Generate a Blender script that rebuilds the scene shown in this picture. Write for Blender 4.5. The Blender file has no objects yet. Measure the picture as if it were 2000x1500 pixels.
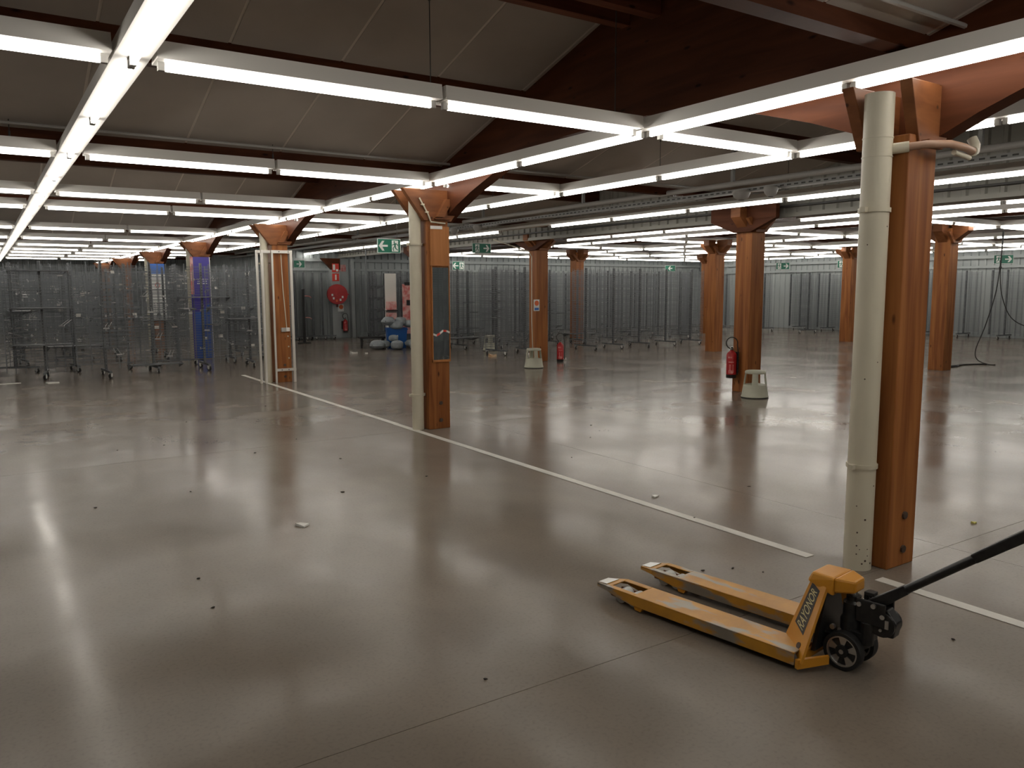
import bpy, math, random
from math import sin, cos, pi, radians, atan2, sqrt
from mathutils import Vector, Matrix
random.seed(7)
S = bpy.context.scene
C = S.collection
# ------------------------------------------------------------------ camera
F = 1555.0; YAW = radians(33.6); PIT = radians(6.8); ROL = radians(-0.2)
f = Vector((sin(YAW)*cos(PIT), cos(YAW)*cos(PIT), -sin(PIT)))
r0 = Vector((cos(YAW), -sin(YAW), 0)); u0 = r0.cross(f)
rr = r0*cos(ROL) + u0*sin(ROL); uu = rr.cross(f)
cd = bpy.data.cameras.new('camera'); cam = bpy.data.objects.new('camera', cd); C.objects.link(cam)
cd.sensor_width = 36; cd.lens = F/2000*36; cd.clip_start = .05; cd.clip_end = 200
M = Matrix.Identity(4)
for i in range(3):
    M[i][0] = rr[i]; M[i][1] = uu[i]; M[i][2] = -f[i]
M[2][3] = 1.6
cam.matrix_world = M
S.camera = cam
# ------------------------------------------------------------------ world, exposure
w = bpy.data.worlds.new('world'); S.world = w; w.use_nodes = True
w.node_tree.nodes['Background'].inputs[0].default_value = (.02, .02, .022, 1)
w.node_tree.nodes['Background'].inputs[1].default_value = 1.0
S.view_settings.view_transform = 'Standard'; S.view_settings.look = 'None'
S.view_settings.gamma = 1; S.view_settings.use_curve_mapping = False
S.view_settings.exposure = 0.95
TUBE = 9.0
try:
    S.cycles.use_light_tree = True
    S.cycles.max_bounces = 6; S.cycles.diffuse_bounces = 4; S.cycles.glossy_bounces = 3
    S.cycles.caustics_reflective = False
    S.cycles.sample_clamp_indirect = 4
except Exception: pass

# ------------------------------------------------------------------ mesh helper
class MB:
    def __init__(s): s.v = []; s.f = []; s.m = []; s.mi = 0
    def add(s, vs, fs):
        b = len(s.v); s.v += [tuple(v) for v in vs]
        s.f += [tuple(b+i for i in q) for q in fs]; s.m += [s.mi]*len(fs); return s
    def box(s, x0, x1, y0, y1, z0, z1):
        vs = [(x, y, z) for z in (z0, z1) for y in (y0, y1) for x in (x0, x1)]
        return s.add(vs, [(0,2,3,1),(4,5,7,6),(0,1,5,4),(2,6,7,3),(0,4,6,2),(1,3,7,5)])
    def hexa(s, bot, top):
        n = len(bot); vs = list(bot)+list(top)
        return s.add(vs, [tuple(range(n-1, -1, -1)), tuple(range(n, 2*n))]+[(i,(i+1)%n,n+(i+1)%n,n+i) for i in range(n)])
    def prism(s, poly, a0, a1, axis='x'):
        def P(p, a):
            return {'x': (a, p[0], p[1]), 'y': (p[0], a, p[1]), 'z': (p[0], p[1], a)}[axis]
        return s.hexa([P(p, a0) for p in poly], [P(p, a1) for p in poly])
    def cyl(s, p0, p1, r, n=12, r2=None, caps=True):
        p0 = Vector(p0); p1 = Vector(p1); r2 = r if r2 is None else r2
        d = (p1-p0).normalized(); a = d.orthogonal().normalized(); b = d.cross(a)
        vs = [p0+(a*cos(2*pi*i/n)+b*sin(2*pi*i/n))*r for i in range(n)]+[p1+(a*cos(2*pi*i/n)+b*sin(2*pi*i/n))*r2 for i in range(n)]
        fs = [(i,(i+1)%n,n+(i+1)%n,n+i) for i in range(n)]
        if caps: fs += [tuple(range(n-1,-1,-1)), tuple(range(n,2*n))]
        return s.add(vs, fs)
    def tube(s, pts, r, n=8):
        pts = [Vector(p) for p in pts]; rings = []; a = None
        for i, p in enumerate(pts):
            d = (pts[min(i+1,len(pts)-1)]-pts[max(i-1,0)]).normalized()
            a = d.orthogonal().normalized() if a is None else (a-d*a.dot(d)).normalized()
            b = d.cross(a); rings.append([p+(a*cos(2*pi*k/n)+b*sin(2*pi*k/n))*r for k in range(n)])
        vs = [v for q in rings for v in q]; fs = []
        for i in range(len(pts)-1):
            fs += [(i*n+k, i*n+(k+1)%n, (i+1)*n+(k+1)%n, (i+1)*n+k) for k in range(n)]
        fs += [tuple(range(n-1,-1,-1)), tuple(range((len(pts)-1)*n, len(pts)*n))]
        return s.add(vs, fs)
    def lathe(s, prof, cx=0, cy=0, n=24, z0=0):
        vs = [(cx+r*cos(2*pi*k/n), cy+r*sin(2*pi*k/n), z0+z) for r, z in prof for k in range(n)]; fs = []
        for i in range(len(prof)-1):
            fs += [(i*n+k, i*n+(k+1)%n, (i+1)*n+(k+1)%n, (i+1)*n+k) for k in range(n)]
        fs += [tuple(range(n-1,-1,-1)), tuple(range((len(prof)-1)*n, len(prof)*n))]
        return s.add(vs, fs)
    def mesh(s, name, mats, smooth=False):
        me = bpy.data.meshes.new(name); me.from_pydata(s.v, [], s.f)
        for m in (mats if isinstance(mats, (list, tuple)) else [mats]): me.materials.append(m)
        if any(s.m):
            for p, i in zip(me.polygons, s.m): p.material_index = i
        if smooth:
            for p in me.polygons: p.use_smooth = True
            try: me.set_sharp_from_angle(angle=radians(40))
            except Exception: pass
        return me
    def build(s, name, mats, parent=None, smooth=False, bevel=0, kind=None, label=None):
        return link(name, s.mesh(name, mats, smooth), parent, bevel=bevel, kind=kind, label=label)
def link(name, me, parent=None, loc=None, rot=None, bevel=0, kind=None, label=None):
    o = bpy.data.objects.new(name, me); C.objects.link(o)
    if parent: o.parent = parent
    if loc: o.location = loc
    if rot: o.rotation_euler = rot
    if bevel:
        b = o.modifiers.new('bevel', 'BEVEL'); b.width = bevel; b.segments = 2; b.limit_method = 'ANGLE'
    if kind: o['kind'] = kind
    if label: o['label'] = label
    return o
def tag(o, label, cat, group=None):
    o['label'] = label; o['category'] = cat
    if group: o['group'] = group
    return o
def thing(name, label, cat, loc=(0,0,0), rz=0, group=None):
    o = bpy.data.objects.new(name, None); C.objects.link(o); o.empty_display_size = .1
    o.location = loc; o.rotation_euler = (0,0,rz); return tag(o, label, cat, group)
def copy_tree(o, parent=None):
    c = o.copy(); C.objects.link(c); c.parent = parent
    for ch in list(o.children): copy_tree(ch, c)
    return c
ORD = 'first second third fourth fifth sixth seventh eighth ninth tenth eleventh twelfth thirteenth fourteenth fifteenth sixteenth seventeenth eighteenth nineteenth twentieth'.split()
def ordn(i):
    if i < 20: return ORD[i]
    t = {2: 'twenty', 3: 'thirty'}[(i+1)//10]; k = (i+1) % 10
    return t+'-'+ORD[k-1] if k else {30: 'thirtieth'}.get(i+1, 'fortieth')

# ------------------------------------------------------------------ materials
def mat(name, col, rough=.5, metal=0, spec=.5):
    m = bpy.data.materials.new(name); m.use_nodes = True
    b = m.node_tree.nodes['Principled BSDF']
    b.inputs['Base Color'].default_value = (*col, 1); b.inputs['Roughness'].default_value = rough
    b.inputs['Metallic'].default_value = metal; b.inputs['Specular IOR Level'].default_value = spec
    return m
def N(m, t, **k):
    n = m.node_tree.nodes.new(t)
    for a, b in k.items(): setattr(n, a, b)
    return n
def L(m, a, b): m.node_tree.links.new(a, b)
def noisy(name, c1, c2, scale=(4,4,4), rough=.5, metal=0, lo=.35, hi=.65, detail=6, bump=0, spec=.5, space='Object', dist=0, r2=None, nscale=1.0):
    m = mat(name, c1, rough, metal, spec); b = m.node_tree.nodes['Principled BSDF']
    tc = N(m, 'ShaderNodeTexCoord'); geo = N(m, 'ShaderNodeNewGeometry')
    mp = N(m, 'ShaderNodeMapping'); mp.inputs['Scale'].default_value = scale
    L(m, geo.outputs['Position'] if space == 'World' else tc.outputs['Object'], mp.inputs[0])
    n = N(m, 'ShaderNodeTexNoise'); n.inputs['Scale'].default_value = nscale; n.inputs['Detail'].default_value = detail; n.inputs['Distortion'].default_value = dist
    L(m, mp.outputs[0], n.inputs[0])
    cr = N(m, 'ShaderNodeValToRGB'); cr.color_ramp.elements[0].position = lo; cr.color_ramp.elements[1].position = hi
    cr.color_ramp.elements[0].color = (*c1, 1); cr.color_ramp.elements[1].color = (*c2, 1)
    L(m, n.outputs[0], cr.inputs[0]); L(m, cr.outputs[0], b.inputs['Base Color'])
    if bump:
        bp = N(m, 'ShaderNodeBump'); bp.inputs['Strength'].default_value = bump; bp.inputs['Distance'].default_value = .01
        L(m, n.outputs[0], bp.inputs['Height']); L(m, bp.outputs[0], b.inputs['Normal'])
    if r2 is not None:
        mr = N(m, 'ShaderNodeMapRange'); mr.inputs[3].default_value = rough; mr.inputs[4].default_value = r2
        L(m, n.outputs[0], mr.inputs[0]); L(m, mr.outputs[0], b.inputs['Roughness'])
    return m
def wood(name, dark, light, scale, lo=.3, hi=.72, knots=True, rough=.55):
    m = noisy(name, dark, light, scale, rough, lo=lo, hi=hi, detail=7, dist=.6, space='World', spec=.3)
    b = m.node_tree.nodes['Principled BSDF']; src = b.inputs['Base Color'].links[0].from_socket
    if knots:
        geo = N(m, 'ShaderNodeNewGeometry'); mp = N(m, 'ShaderNodeMapping'); L(m, geo.outputs['Position'], mp.inputs[0])
        mp.inputs['Scale'].default_value = [2.2 if q < 3 else 6 for q in scale]
        vo = N(m, 'ShaderNodeTexVoronoi'); vo.inputs['Scale'].default_value = 1.3; L(m, mp.outputs[0], vo.inputs['Vector'])
        cr = N(m, 'ShaderNodeValToRGB'); cr.color_ramp.elements[0].position = .05; cr.color_ramp.elements[1].position = .12
        cr.color_ramp.elements[0].color = (.25,.2,.2,1); cr.color_ramp.elements[1].color = (1,1,1,1)
        mx = N(m, 'ShaderNodeMix', data_type='RGBA', blend_type='MULTIPLY'); mx.inputs[0].default_value = 1
        L(m, vo.outputs[0], cr.inputs[0]); L(m, src, mx.inputs[6]); L(m, cr.outputs[0], mx.inputs[7]); L(m, mx.outputs[2], b.inputs['Base Color'])
    return m
wood_post = wood('stained_wood_post', (.19,.058,.015), (.40,.155,.044), (16,16,.9))
wood_panel = wood('pale_wood_panel', (.36,.14,.042), (.50,.21,.07), (14,14,.8))
wood_beam = wood('stained_wood_beam', (.058,.018,.008), (.100,.033,.014), (2,1.2,12))
wood_beam.node_tree.nodes['Principled BSDF'].inputs['Specular IOR Level'].default_value = .1
wood_cap = wood('stained_wood_bracket', (.14,.046,.015), (.25,.095,.033), (3,3,12))
wood_purlin = wood('stained_wood_purlin', (.13,.042,.022), (.26,.10,.055), (.8,12,12))
pipe_mat = noisy('cream_painted_pipe', (.62,.58,.46), (.50,.46,.36), (3,3,1.2), .45, lo=.5, hi=.8)
white_enamel = mat('white_enamel', (.78,.76,.72), .45)
alu = mat('aluminium_profile', (.72,.70,.65), .35, .3)
roof_mat = noisy('roof_felt', (.42,.375,.33), (.48,.43,.38), (1.5,1.5,1.5), .85, space='World', bump=.15)
seam_mat = mat('roof_seam_strip', (.68,.62,.55), .7)
dark = mat('dark_metal', (.04,.038,.036), .5)
pipe_grey = mat('grey_pipe', (.42,.41,.39), .5)
tray_mat = mat('galvanised_tray', (.28,.28,.27), .5, .5)
wall_mat = noisy('grey_wall_cladding', (.35,.385,.39), (.41,.445,.45), (.8,.8,.4), .6, space='World')
fascia_mat = noisy('beige_grey_cladding', (.27,.265,.235), (.31,.30,.265), (.8,.8,.8), .6, space='World')
ceil2_mat = noisy('low_ceiling', (.20,.165,.16), (.25,.21,.20), (.6,.6,.6), .7, space='World')
rack_mat = noisy('grey_rack_steel', (.10,.107,.115), (.155,.165,.175), (9,9,9), .45, .3)
wire_mat = mat('grey_wire', (.17,.185,.20), .45, .2)
chrome = mat('chrome_hook', (.62,.62,.62), .28, .8)
caster_mat = mat('black_rubber', (.012,.012,.012), .6)
black_gloss = noisy('black_paint', (.008,.008,.009), (.02,.019,.018), (30,30,30), .32)
hub_white = mat('caster_cap', (.6,.6,.58), .4)
red = noisy('red_paint', (.46,.016,.02), (.36,.012,.015), (6,6,6), .3)
red_dark = mat('dark_red_rubber', (.10,.008,.01), .5)
cream = noisy('cream_plastic', (.50,.50,.40), (.44,.44,.35), (6,6,6), .45)
white_paper = mat('white_paper', (.75,.74,.70), .7)
green = mat('green_sign', (.012,.16,.10), .4)
white_sign = mat('white_sign', (.80,.82,.80), .4)
orange = mat('orange_print', (.75,.16,.05), .5)
redprint = mat('red_print', (.70,.05,.03), .5)
purple = mat('purple_print', (.045,.03,.30), .35)
blue = noisy('blue_print', (.012,.07,.36), (.02,.10,.46), (2,2,2), .35)
blue2 = mat('light_blue_print', (.03,.14,.5), .4)
pink = noisy('pink_print', (.62,.16,.15), (.72,.45,.42), (8,8,8), .5, lo=.4, hi=.6)
bag_mat = noisy('grey_bag', (.22,.25,.27), (.30,.33,.35), (9,9,9), .5, bump=.4)
blue_plastic = mat('blue_plastic', (.012,.10,.36), .4)
mirror_mat = mat('mirror_glass', (.70,.74,.74), .03, 1.0)
copper = mat('painted_branch_pipe', (.36,.22,.15), .45)
line_mat = noisy('white_floor_paint', (.66,.64,.59), (.55,.53,.49), (3,3,3), .45, space='World')
steel = mat('bare_steel', (.62,.62,.60), .3, .9)
lblack = noisy('label_black', (.022,.018,.016), (.05,.035,.02), (40,40,40), .45)
lgold = mat('label_cream', (.60,.52,.26), .5)
tan = noisy('worn_sticker', (.5,.3,.06), (.35,.2,.04), (30,30,30), .5)
gap_mat = mat('joint_filler', (.34,.30,.25), .8)

# tube glass: a lit fluorescent lamp
tube_mat = bpy.data.materials.new('lit_fluorescent_tube'); tube_mat.use_nodes = True
nt = tube_mat.node_tree; nt.nodes.clear()
e = nt.nodes.new('ShaderNodeEmission'); e.inputs[0].default_value = (1.0,.945,.86,1); e.inputs[1].default_value = TUBE
o_ = nt.nodes.new('ShaderNodeOutputMaterial'); nt.links.new(e.outputs[0], o_.inputs[0])

# worn yellow paint of the pallet truck
yellow = noisy('yellow_paint', (.62,.27,.02), (.52,.22,.02), (7,7,7), .38, lo=.4, hi=.7, bump=.1)
def worn():
    m = noisy('worn_yellow_fork', (.55,.265,.025), (.42,.20,.03), (9,9,9), .38, lo=.35, hi=.7)
    b = m.node_tree.nodes['Principled BSDF']; src = b.inputs['Base Color'].links[0].from_socket
    tc = N(m, 'ShaderNodeTexCoord'); mp = N(m, 'ShaderNodeMapping'); mp.inputs['Scale'].default_value = (9,3.2,9)
    L(m, tc.outputs['Object'], mp.inputs[0])
    n = N(m, 'ShaderNodeTexNoise'); n.inputs['Scale'].default_value = 1.3; n.inputs['Detail'].default_value = 5; L(m, mp.outputs[0], n.inputs[0])
    cr = N(m, 'ShaderNodeValToRGB'); cr.color_ramp.elements[0].position = .52; cr.color_ramp.elements[1].position = .60
    L(m, n.outputs[0], cr.inputs[0])
    mx = N(m, 'ShaderNodeMix', data_type='RGBA'); mx.inputs[7].default_value = (.34,.31,.26,1)
    L(m, cr.outputs[0], mx.inputs[0]); L(m, src, mx.inputs[6]); L(m, mx.outputs[2], b.inputs['Base Color'])
    mul = N(m, 'ShaderNodeMath', operation='MULTIPLY'); mul.inputs[1].default_value = .7
    L(m, cr.outputs[0], mul.inputs[0]); L(m, mul.outputs[0], b.inputs['Metallic'])
    return m
worn_mat = worn()

# polished concrete
def floor_material():
    m = mat('polished_concrete', (.25,.22,.19), .2); b = m.node_tree.nodes['Principled BSDF']
    b.inputs['Specular IOR Level'].default_value = .13
    geo = N(m, 'ShaderNodeNewGeometry')
    def noise(sc, det, vs=(1,1,1), dist=0):
        mp = N(m, 'ShaderNodeMapping'); mp.inputs['Scale'].default_value = vs; L(m, geo.outputs['Position'], mp.inputs[0])
        n = N(m, 'ShaderNodeTexNoise'); n.inputs['Scale'].default_value = sc; n.inputs['Detail'].default_value = det; n.inputs['Distortion'].default_value = dist
        L(m, mp.outputs[0], n.inputs[0]); return n.outputs[0]
    big = noise(.55, 5, dist=.3); mid = noise(2.6, 6, (1,.6,1), .2); fine = noise(60, 4)
    cr = N(m, 'ShaderNodeValToRGB'); cr.color_ramp.elements[0].position = .3; cr.color_ramp.elements[1].position = .72
    cr.color_ramp.elements[0].color = (.166,.138,.113,1); cr.color_ramp.elements[1].color = (.222,.190,.158,1)
    L(m, big, cr.inputs[0])
    cr2 = N(m, 'ShaderNodeValToRGB'); cr2.color_ramp.elements[0].position = .3; cr2.color_ramp.elements[1].position = .75
    cr2.color_ramp.elements[0].color = (.90,.905,.91,1); cr2.color_ramp.elements[1].color = (1.07,1.06,1.04,1); L(m, mid, cr2.inputs[0])
    mx = N(m, 'ShaderNodeMix', data_type='RGBA', blend_type='MULTIPLY'); mx.inputs[0].default_value = 1
    L(m, cr.outputs[0], mx.inputs[6]); L(m, cr2.outputs[0], mx.inputs[7])
    cr3 = N(m, 'ShaderNodeValToRGB'); cr3.color_ramp.elements[0].position = .25; cr3.color_ramp.elements[1].position = .5
    cr3.color_ramp.elements[0].color = (.86,.86,.86,1); cr3.color_ramp.elements[1].color = (1,1,1,1); L(m, fine, cr3.inputs[0])
    mx2 = N(m, 'ShaderNodeMix', data_type='RGBA', blend_type='MULTIPLY'); mx2.inputs[0].default_value = 1
    L(m, mx.outputs[2], mx2.inputs[6]); L(m, cr3.outputs[0], mx2.inputs[7]); L(m, mx2.outputs[2], b.inputs['Base Color'])
    ro = noise(.9, 5, (1,1,1), .2); mr = N(m, 'ShaderNodeMapRange'); mr.inputs[1].default_value = .35; mr.inputs[2].default_value = .68
    mr.interpolation_type = 'SMOOTHSTEP'; mr.inputs[3].default_value = .15; mr.inputs[4].default_value = .24; L(m, ro, mr.inputs[0]); L(m, mr.outputs[0], b.inputs['Roughness'])
    bn = noise(3.2, 4); bp = N(m, 'ShaderNodeBump'); bp.inputs['Strength'].default_value = .09; bp.inputs['Distance'].default_value = .02
    L(m, bn, bp.inputs['Height']); L(m, bp.outputs[0], b.inputs['Normal'])
    return m
floor_mat = floor_material()

# ------------------------------------------------------------------ shell
X0, X1, Y0, Y1 = -7.0, 27.2, -6.0, 41.0
XS, YF = 8.45, 25.6                       # side wall of the long left hall / far wall of the right hall
fl = MB().box(X0-.3, X1+.3, Y0-.3, Y1+.3, -.15, -.004).build('floor', gap_mat, kind='structure')
xs = [X0-.3, -1.6, 4.9, 10.4, 16.0, 21.6, X1+.3]; ys = [Y0-.3, -3.1, 2.5, 8.1, 13.7, 19.3, 24.9, 30.5, 36.1, Y1+.3]
for i in range(len(xs)-1):
    for j in range(len(ys)-1):
        g = .0018
        MB().box(xs[i]+g, xs[i+1]-g, ys[j]+g, ys[j+1]-g, -.02, 0).build('concrete_slab', floor_mat, fl)
def ribbed(name, a, b, z0, z1, m, pitch=.25, depth=.035, inward=(0,0), kind='structure'):
    """vertical-ribbed cladding between plan points a and b; ribs stand out along inward"""
    a = Vector(a); b = Vector(b); d = (b-a); Ln = d.length; d.normalize(); n = Vector(inward); pts = [(0, 0)]
    k = int(Ln/pitch)
    for i in range(k):
        s = i*pitch
        pts += [(s+pitch*.62, 0), (s+pitch*.70, depth), (s+pitch*.92, depth), (s+pitch, 0)]
    pts.append((Ln, 0)); mb = MB(); vs = []
    for s, q in pts:
        p = a+d*s+n*q; vs += [(p.x, p.y, z0), (p.x, p.y, z1)]
    mb.add(vs, [(2*i, 2*i+2, 2*i+3, 2*i+1) for i in range(len(pts)-1)])
    B = -.08; q0 = a+n*B; q1 = b+n*B                       # solid back
    mb.hexa([(q0.x,q0.y,z0),(q1.x,q1.y,z0),((b).x-n.x*.002,(b).y-n.y*.002,z0),((a).x-n.x*.002,(a).y-n.y*.002,z0)],
            [(q0.x,q0.y,z1),(q1.x,q1.y,z1),((b).x-n.x*.002,(b).y-n.y*.002,z1),((a).x-n.x*.002,(a).y-n.y*.002,z1)])
    return mb.build(name, m, kind=kind)
ribbed('wall_far_right', (XS, YF), (X1, YF), 0, 2.95, wall_mat, inward=(0,-1))
ribbed('wall_right', (X1, Y0), (X1, YF), 0, 2.95, wall_mat, inward=(-1,0))
ribbed('wall_passage', (XS, YF), (XS, Y1), 0, 4.4, wall_mat, inward=(-1,0))
ribbed('wall_far_left', (X0, Y1), (XS, Y1), 0, 4.6, wall_mat, inward=(0,-1))
ribbed('wall_left', (X0, Y0), (X0, Y1), 0, 4.6, wall_mat, inward=(1,0))
ribbed('wall_back', (X0, Y0), (X1, Y0), 0, 4.6, wall_mat, inward=(0,1))
# horizontal girt and dark strip on the far walls
MB().box(XS, X1-.1, YF-.10, YF-.036, 2.22, 2.30).box(XS, X1-.1, YF-.16, YF-.036, 2.52, 2.62).build('trim_far', wall_mat, kind='structure')
MB().box(X1-.10, X1-.036, Y0, YF-.2, 2.22, 2.30).box(X1-.16, X1-.036, Y0, YF-.2, 2.52, 2.62).build('trim_right', wall_mat, kind='structure')
# dropped cladding between the two halls
FX = 10.06
ribbed('wall_divider', (FX, Y0), (FX, YF-.02), 2.70, 4.6, fascia_mat, pitch=.22, depth=.03, inward=(-1,0))
MB().box(FX-.06, FX+.02, Y0, YF-.1, 2.64, 2.70).build('trim_divider', fascia_mat, kind='structure')
MB().box(FX-.16, FX-.06, Y0, YF-.1, 2.775, 2.80).build('trim_divider_upper', dark, kind='structure')
# low ceiling of the right hall
c2 = MB().box(FX+.1, X1+.1, Y0, YF+.1, 2.95, 3.05).build('ceiling_low', ceil2_mat, kind='structure')
for yy in (2.6, 8.2, 13.95, 19.5):
    MB().box(FX+.1, X1, yy-.09, yy+.09, 2.86, 2.95).build('ceiling_beam', wood_beam, c2)
for xx in (12.5, 15.62, 18.4, 21.6, 24.4):
    MB().box(xx-.07, xx+.07, Y0, YF, 2.88, 2.95).build('ceiling_joist', wood_beam, c2)
# saw-tooth roof of the left hall: gentle slopes falling away, built of felt panels with seam strips
PITCH = 5.6; V0 = 2.60; ZV, ZR = 2.96, 4.30
roof = MB().box(X0-.1, FX+.05, Y0-.1, Y1+.1, 4.75, 4.85).build('ceiling_saw_tooth', roof_mat, kind='structure')
def roof_z(y):
    k = math.floor((y-V0)/PITCH); t = y-V0-k*PITCH
    return ZV+(ZR-ZV)*t/1.0 if t < 1.0 else ZR-(ZR-ZV)*(t-1.0)/(PITCH-1.0)
seams = [.82+.9*i for i in range(-8, 11)]
edges = [X0]+[x for x in seams if x > X0+.1]+[FX]
for k in range(-2, 7):
    yv = V0+k*PITCH
    ya, yb = yv+1.0, yv+PITCH
    MB().prism([(yv, ZV+.05), (yv, ZV), (ya, ZR), (ya, ZR+.05)], X0, FX, 'x').build('roof_upstand', roof_mat, roof)
    for i in range(len(edges)-1):
        MB().prism([(ya, ZR+.03), (ya, ZR), (yb, ZV), (yb, ZV+.03)], edges[i]+.012, edges[i+1]-.012, 'x').build('roof_panel', roof_mat, roof)
    for x in edges[1:-1]:
        MB().prism([(ya, ZR+.028), (ya, ZR+.005), (yb, ZV+.005), (yb, ZV+.028)], x-.014, x+.014, 'x').build('seam_strip', seam_mat, roof)
    # purlins: a deep one, a shallow one, a mid one and the valley beam
    for dy, wd, zb, zt in ((2.10, .10, 3.66, 4.15), (2.45, .10, 3.68, 4.02), (3.92, .12, 3.24, 3.50), (5.60, .12, 2.885, 3.02)):
        MB().box(X0, FX-.02, yv+dy-wd/2, yv+dy+wd/2, zb, zt).build('roof_purlin', wood_purlin if dy < 3 else wood_beam, roof)
    MB().cyl((X0, yv+1.75, 3.98), (FX-.02, yv+1.75, 3.98), .018, 6).build('roof_conduit', pipe_grey, roof)
    MB().cyl((X0, yv+5.35, 2.98), (FX-.02, yv+5.35, 2.98), .014, 6).build('roof_conduit', pipe_grey, roof)

# ------------------------------------------------------------------ timber columns and arches
COLY = [2.47, 8.03, 13.69, 19.52, 25.1, 30.7, 36.3]
low = [(.0,2.36),(.10,2.40),(.36,2.52),(.68,2.64),(1.2,2.80),(1.7,2.90),(2.3,2.96)]
def arch(ya, yb, label):
    pts = []
    for d, z in low: pts.append((ya+d, z))
    for d, z in reversed(low): pts.append((yb-d, z))
    top = []
    y = yb
    while y > ya:
        top.append((y, roof_z(y-1e-4)+.0)); y -= .1
    top.append((ya, roof_z(ya+1e-4)))
    mb = MB(); poly = pts+top
    mb.prism(poly, 4.46, 4.60, 'x')
    return tag(mb.build('arched_beam', wood_beam), label, 'beam', 'arched roof beams over the near row of posts')
al = ['brown arched timber beam curving over the pallet truck side of the nearest post', 'brown arched timber beam between the nearest post and the post with the mirror',
      'brown arched timber beam between the mirror post and the white-framed post', 'brown arched timber beam between the white-framed post and the blue post',
      'brown arched timber beam between the blue post and the white poster post', 'brown arched timber beam just beyond the white poster post', 'farthest brown arched timber beam of the near post row']
cy = [y+.14 for y in COLY]
arch(cy[0]-5.6, cy[0]-.0, al[0])
for i in range(6): arch(cy[i], cy[i+1], al[i+1])
def bracket_x(parent, w0, w1, z0, z1, y, t=.07, cx=.135, clip=False):
    # trapezoid board facing the aisle, across the post
    return MB().prism([(cx-w0+(.11 if clip else 0), z0), (cx+w0, z0), (cx+w1, z1), ((-.035 if clip else cx-w1), z1)], y, y+t, 'y').build('bracket_board', wood_cap, parent, bevel=.004)
def post(x, y, label, w=.27, ztop=2.42, arms=True, clip=False):
    t = thing('timber_post', label, 'post', (x, y, 0))
    MB().box(0, w, 0, w, 0, ztop).build('post_shaft', wood_post, t, bevel=.006)
    if arms:
        bracket_x(t, .17, .37 if clip else .43, ztop-.06, 2.70 if clip else 2.70, -.015, clip=clip)
        bracket_x(t, .17, .33 if clip else .43, ztop-.06, 2.68 if clip else 2.70, w-.05)
        # diagonal strut in the middle of the bracket
        if not clip: MB().hexa([(w/2-.04, -.075, ztop-.02), (w/2+.05, -.075, ztop-.02), (w/2+.05, -.015, ztop-.02), (w/2-.04, -.015, ztop-.02)],
                  [(w/2+.08, -.075, 2.60), (w/2+.17, -.075, 2.60), (w/2+.17, -.015, 2.60), (w/2+.08, -.015, 2.60)]).build('strut', wood_cap, t)
        MB().box(w/2-.05, w/2+.14, -.06, -.015, ztop-.045, ztop-.03).build('bracket_plate', wood_cap, t)
    for bz in (.10, .30):
        MB().cyl((w*.55, -.012, bz), (w*.55, .01, bz), .022, 10).build('bolt', noisy_bolt, t)
    return t
noisy_bolt = mat('rusty_bolt', (.10,.07,.055), .6, .4)
names = ['nearest orange-brown timber post, right behind the pallet truck', 'brown timber post with a mirror panel on its face beside the white floor line',
         'timber post inside a white aluminium frame with a switch box', 'timber post wrapped in a tall blue and purple panel', 'timber post wrapped in white posters with a blue top',
         'timber post behind the left racks, next beyond the white poster post', 'farthest timber post of the near row, behind the left racks']
posts = [post(4.20, COLY[i], names[i], clip=i == 0) for i in range(7)]
# right hall posts
def post2(x, y, label, blk=False, w=.30):
    t = thing('timber_post', label, 'post', (x, y, 0))
    MB().box(0, w, 0, w, 0, 2.72).build('post_shaft', wood_post, t, bevel=.006)
    z0 = 2.43
    for sgn, nm in ((-1, 0), (1, 1)):
        c = w/2
        MB().prism([(c+sgn*.12, z0), (c+sgn*.44, 2.66), (c+sgn*.44, 2.80), (c+sgn*.12, 2.80)][::sgn], .06, w-.06, 'x').build('bracket_arm', wood_cap, t, bevel=.004)
        MB().prism([(c+sgn*.12, z0), (c+sgn*.36, 2.66), (c+sgn*.36, 2.80), (c+sgn*.12, 2.80)][::sgn], .06, w-.06, 'y').build('bracket_arm', wood_cap, t, bevel=.004)
    MB().prism([(w*.12, 2.44), (w*.9, 2.44), (w*1.6, 2.64), (w*1.45, 2.66), (w*.8, 2.48), (w*.25, 2.48), (-.08, 2.66), (-.16, 2.64)], -.05, 0, 'y').build('bracket_collar', wood_cap, t)
    if blk:
        MB().prism([(-.62+c, 2.62), (.62+c, 2.62), (.62+c, 2.82), (-.62+c, 2.82)], -.06, .02, 'x').build('bearing_block', wood_beam, t, bevel=.004)
        MB().prism([(c-.16, 2.44), (c+.16, 2.44), (c+.62, 2.62), (c-.62, 2.62)], -.06, .02, 'x').build('bracket_board', wood_beam, t, bevel=.004)
    return t
d1 = post2(9.74, 8.12, 'orange timber post with a red extinguisher hung on it, beside a cream stool', True)
d2 = post2(10.20, 14.35, 'orange timber post behind a cream stool with a small orange poster', True)
d3 = post2(10.05, 19.75, 'timber post standing among the middle wire racks, red-brown, behind the orange poster post', True)
e1 = post2(15.42, 8.15, 'orange timber post right of the nearest post, beside the black cable on the floor')
e2 = post2(15.42, 13.95, 'orange timber post just left of the post with the hung extinguisher')
e3 = post2(15.42, 19.6, 'red-brown timber post behind the wire racks left of the free orange posts')
f1 = post2(21.46, 14.2, 'distant orange timber post in the open, left of the nearest white pipe')
f2 = post2(21.46, 19.8, 'far timber post behind the racks at the corner of the right hall')

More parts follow.
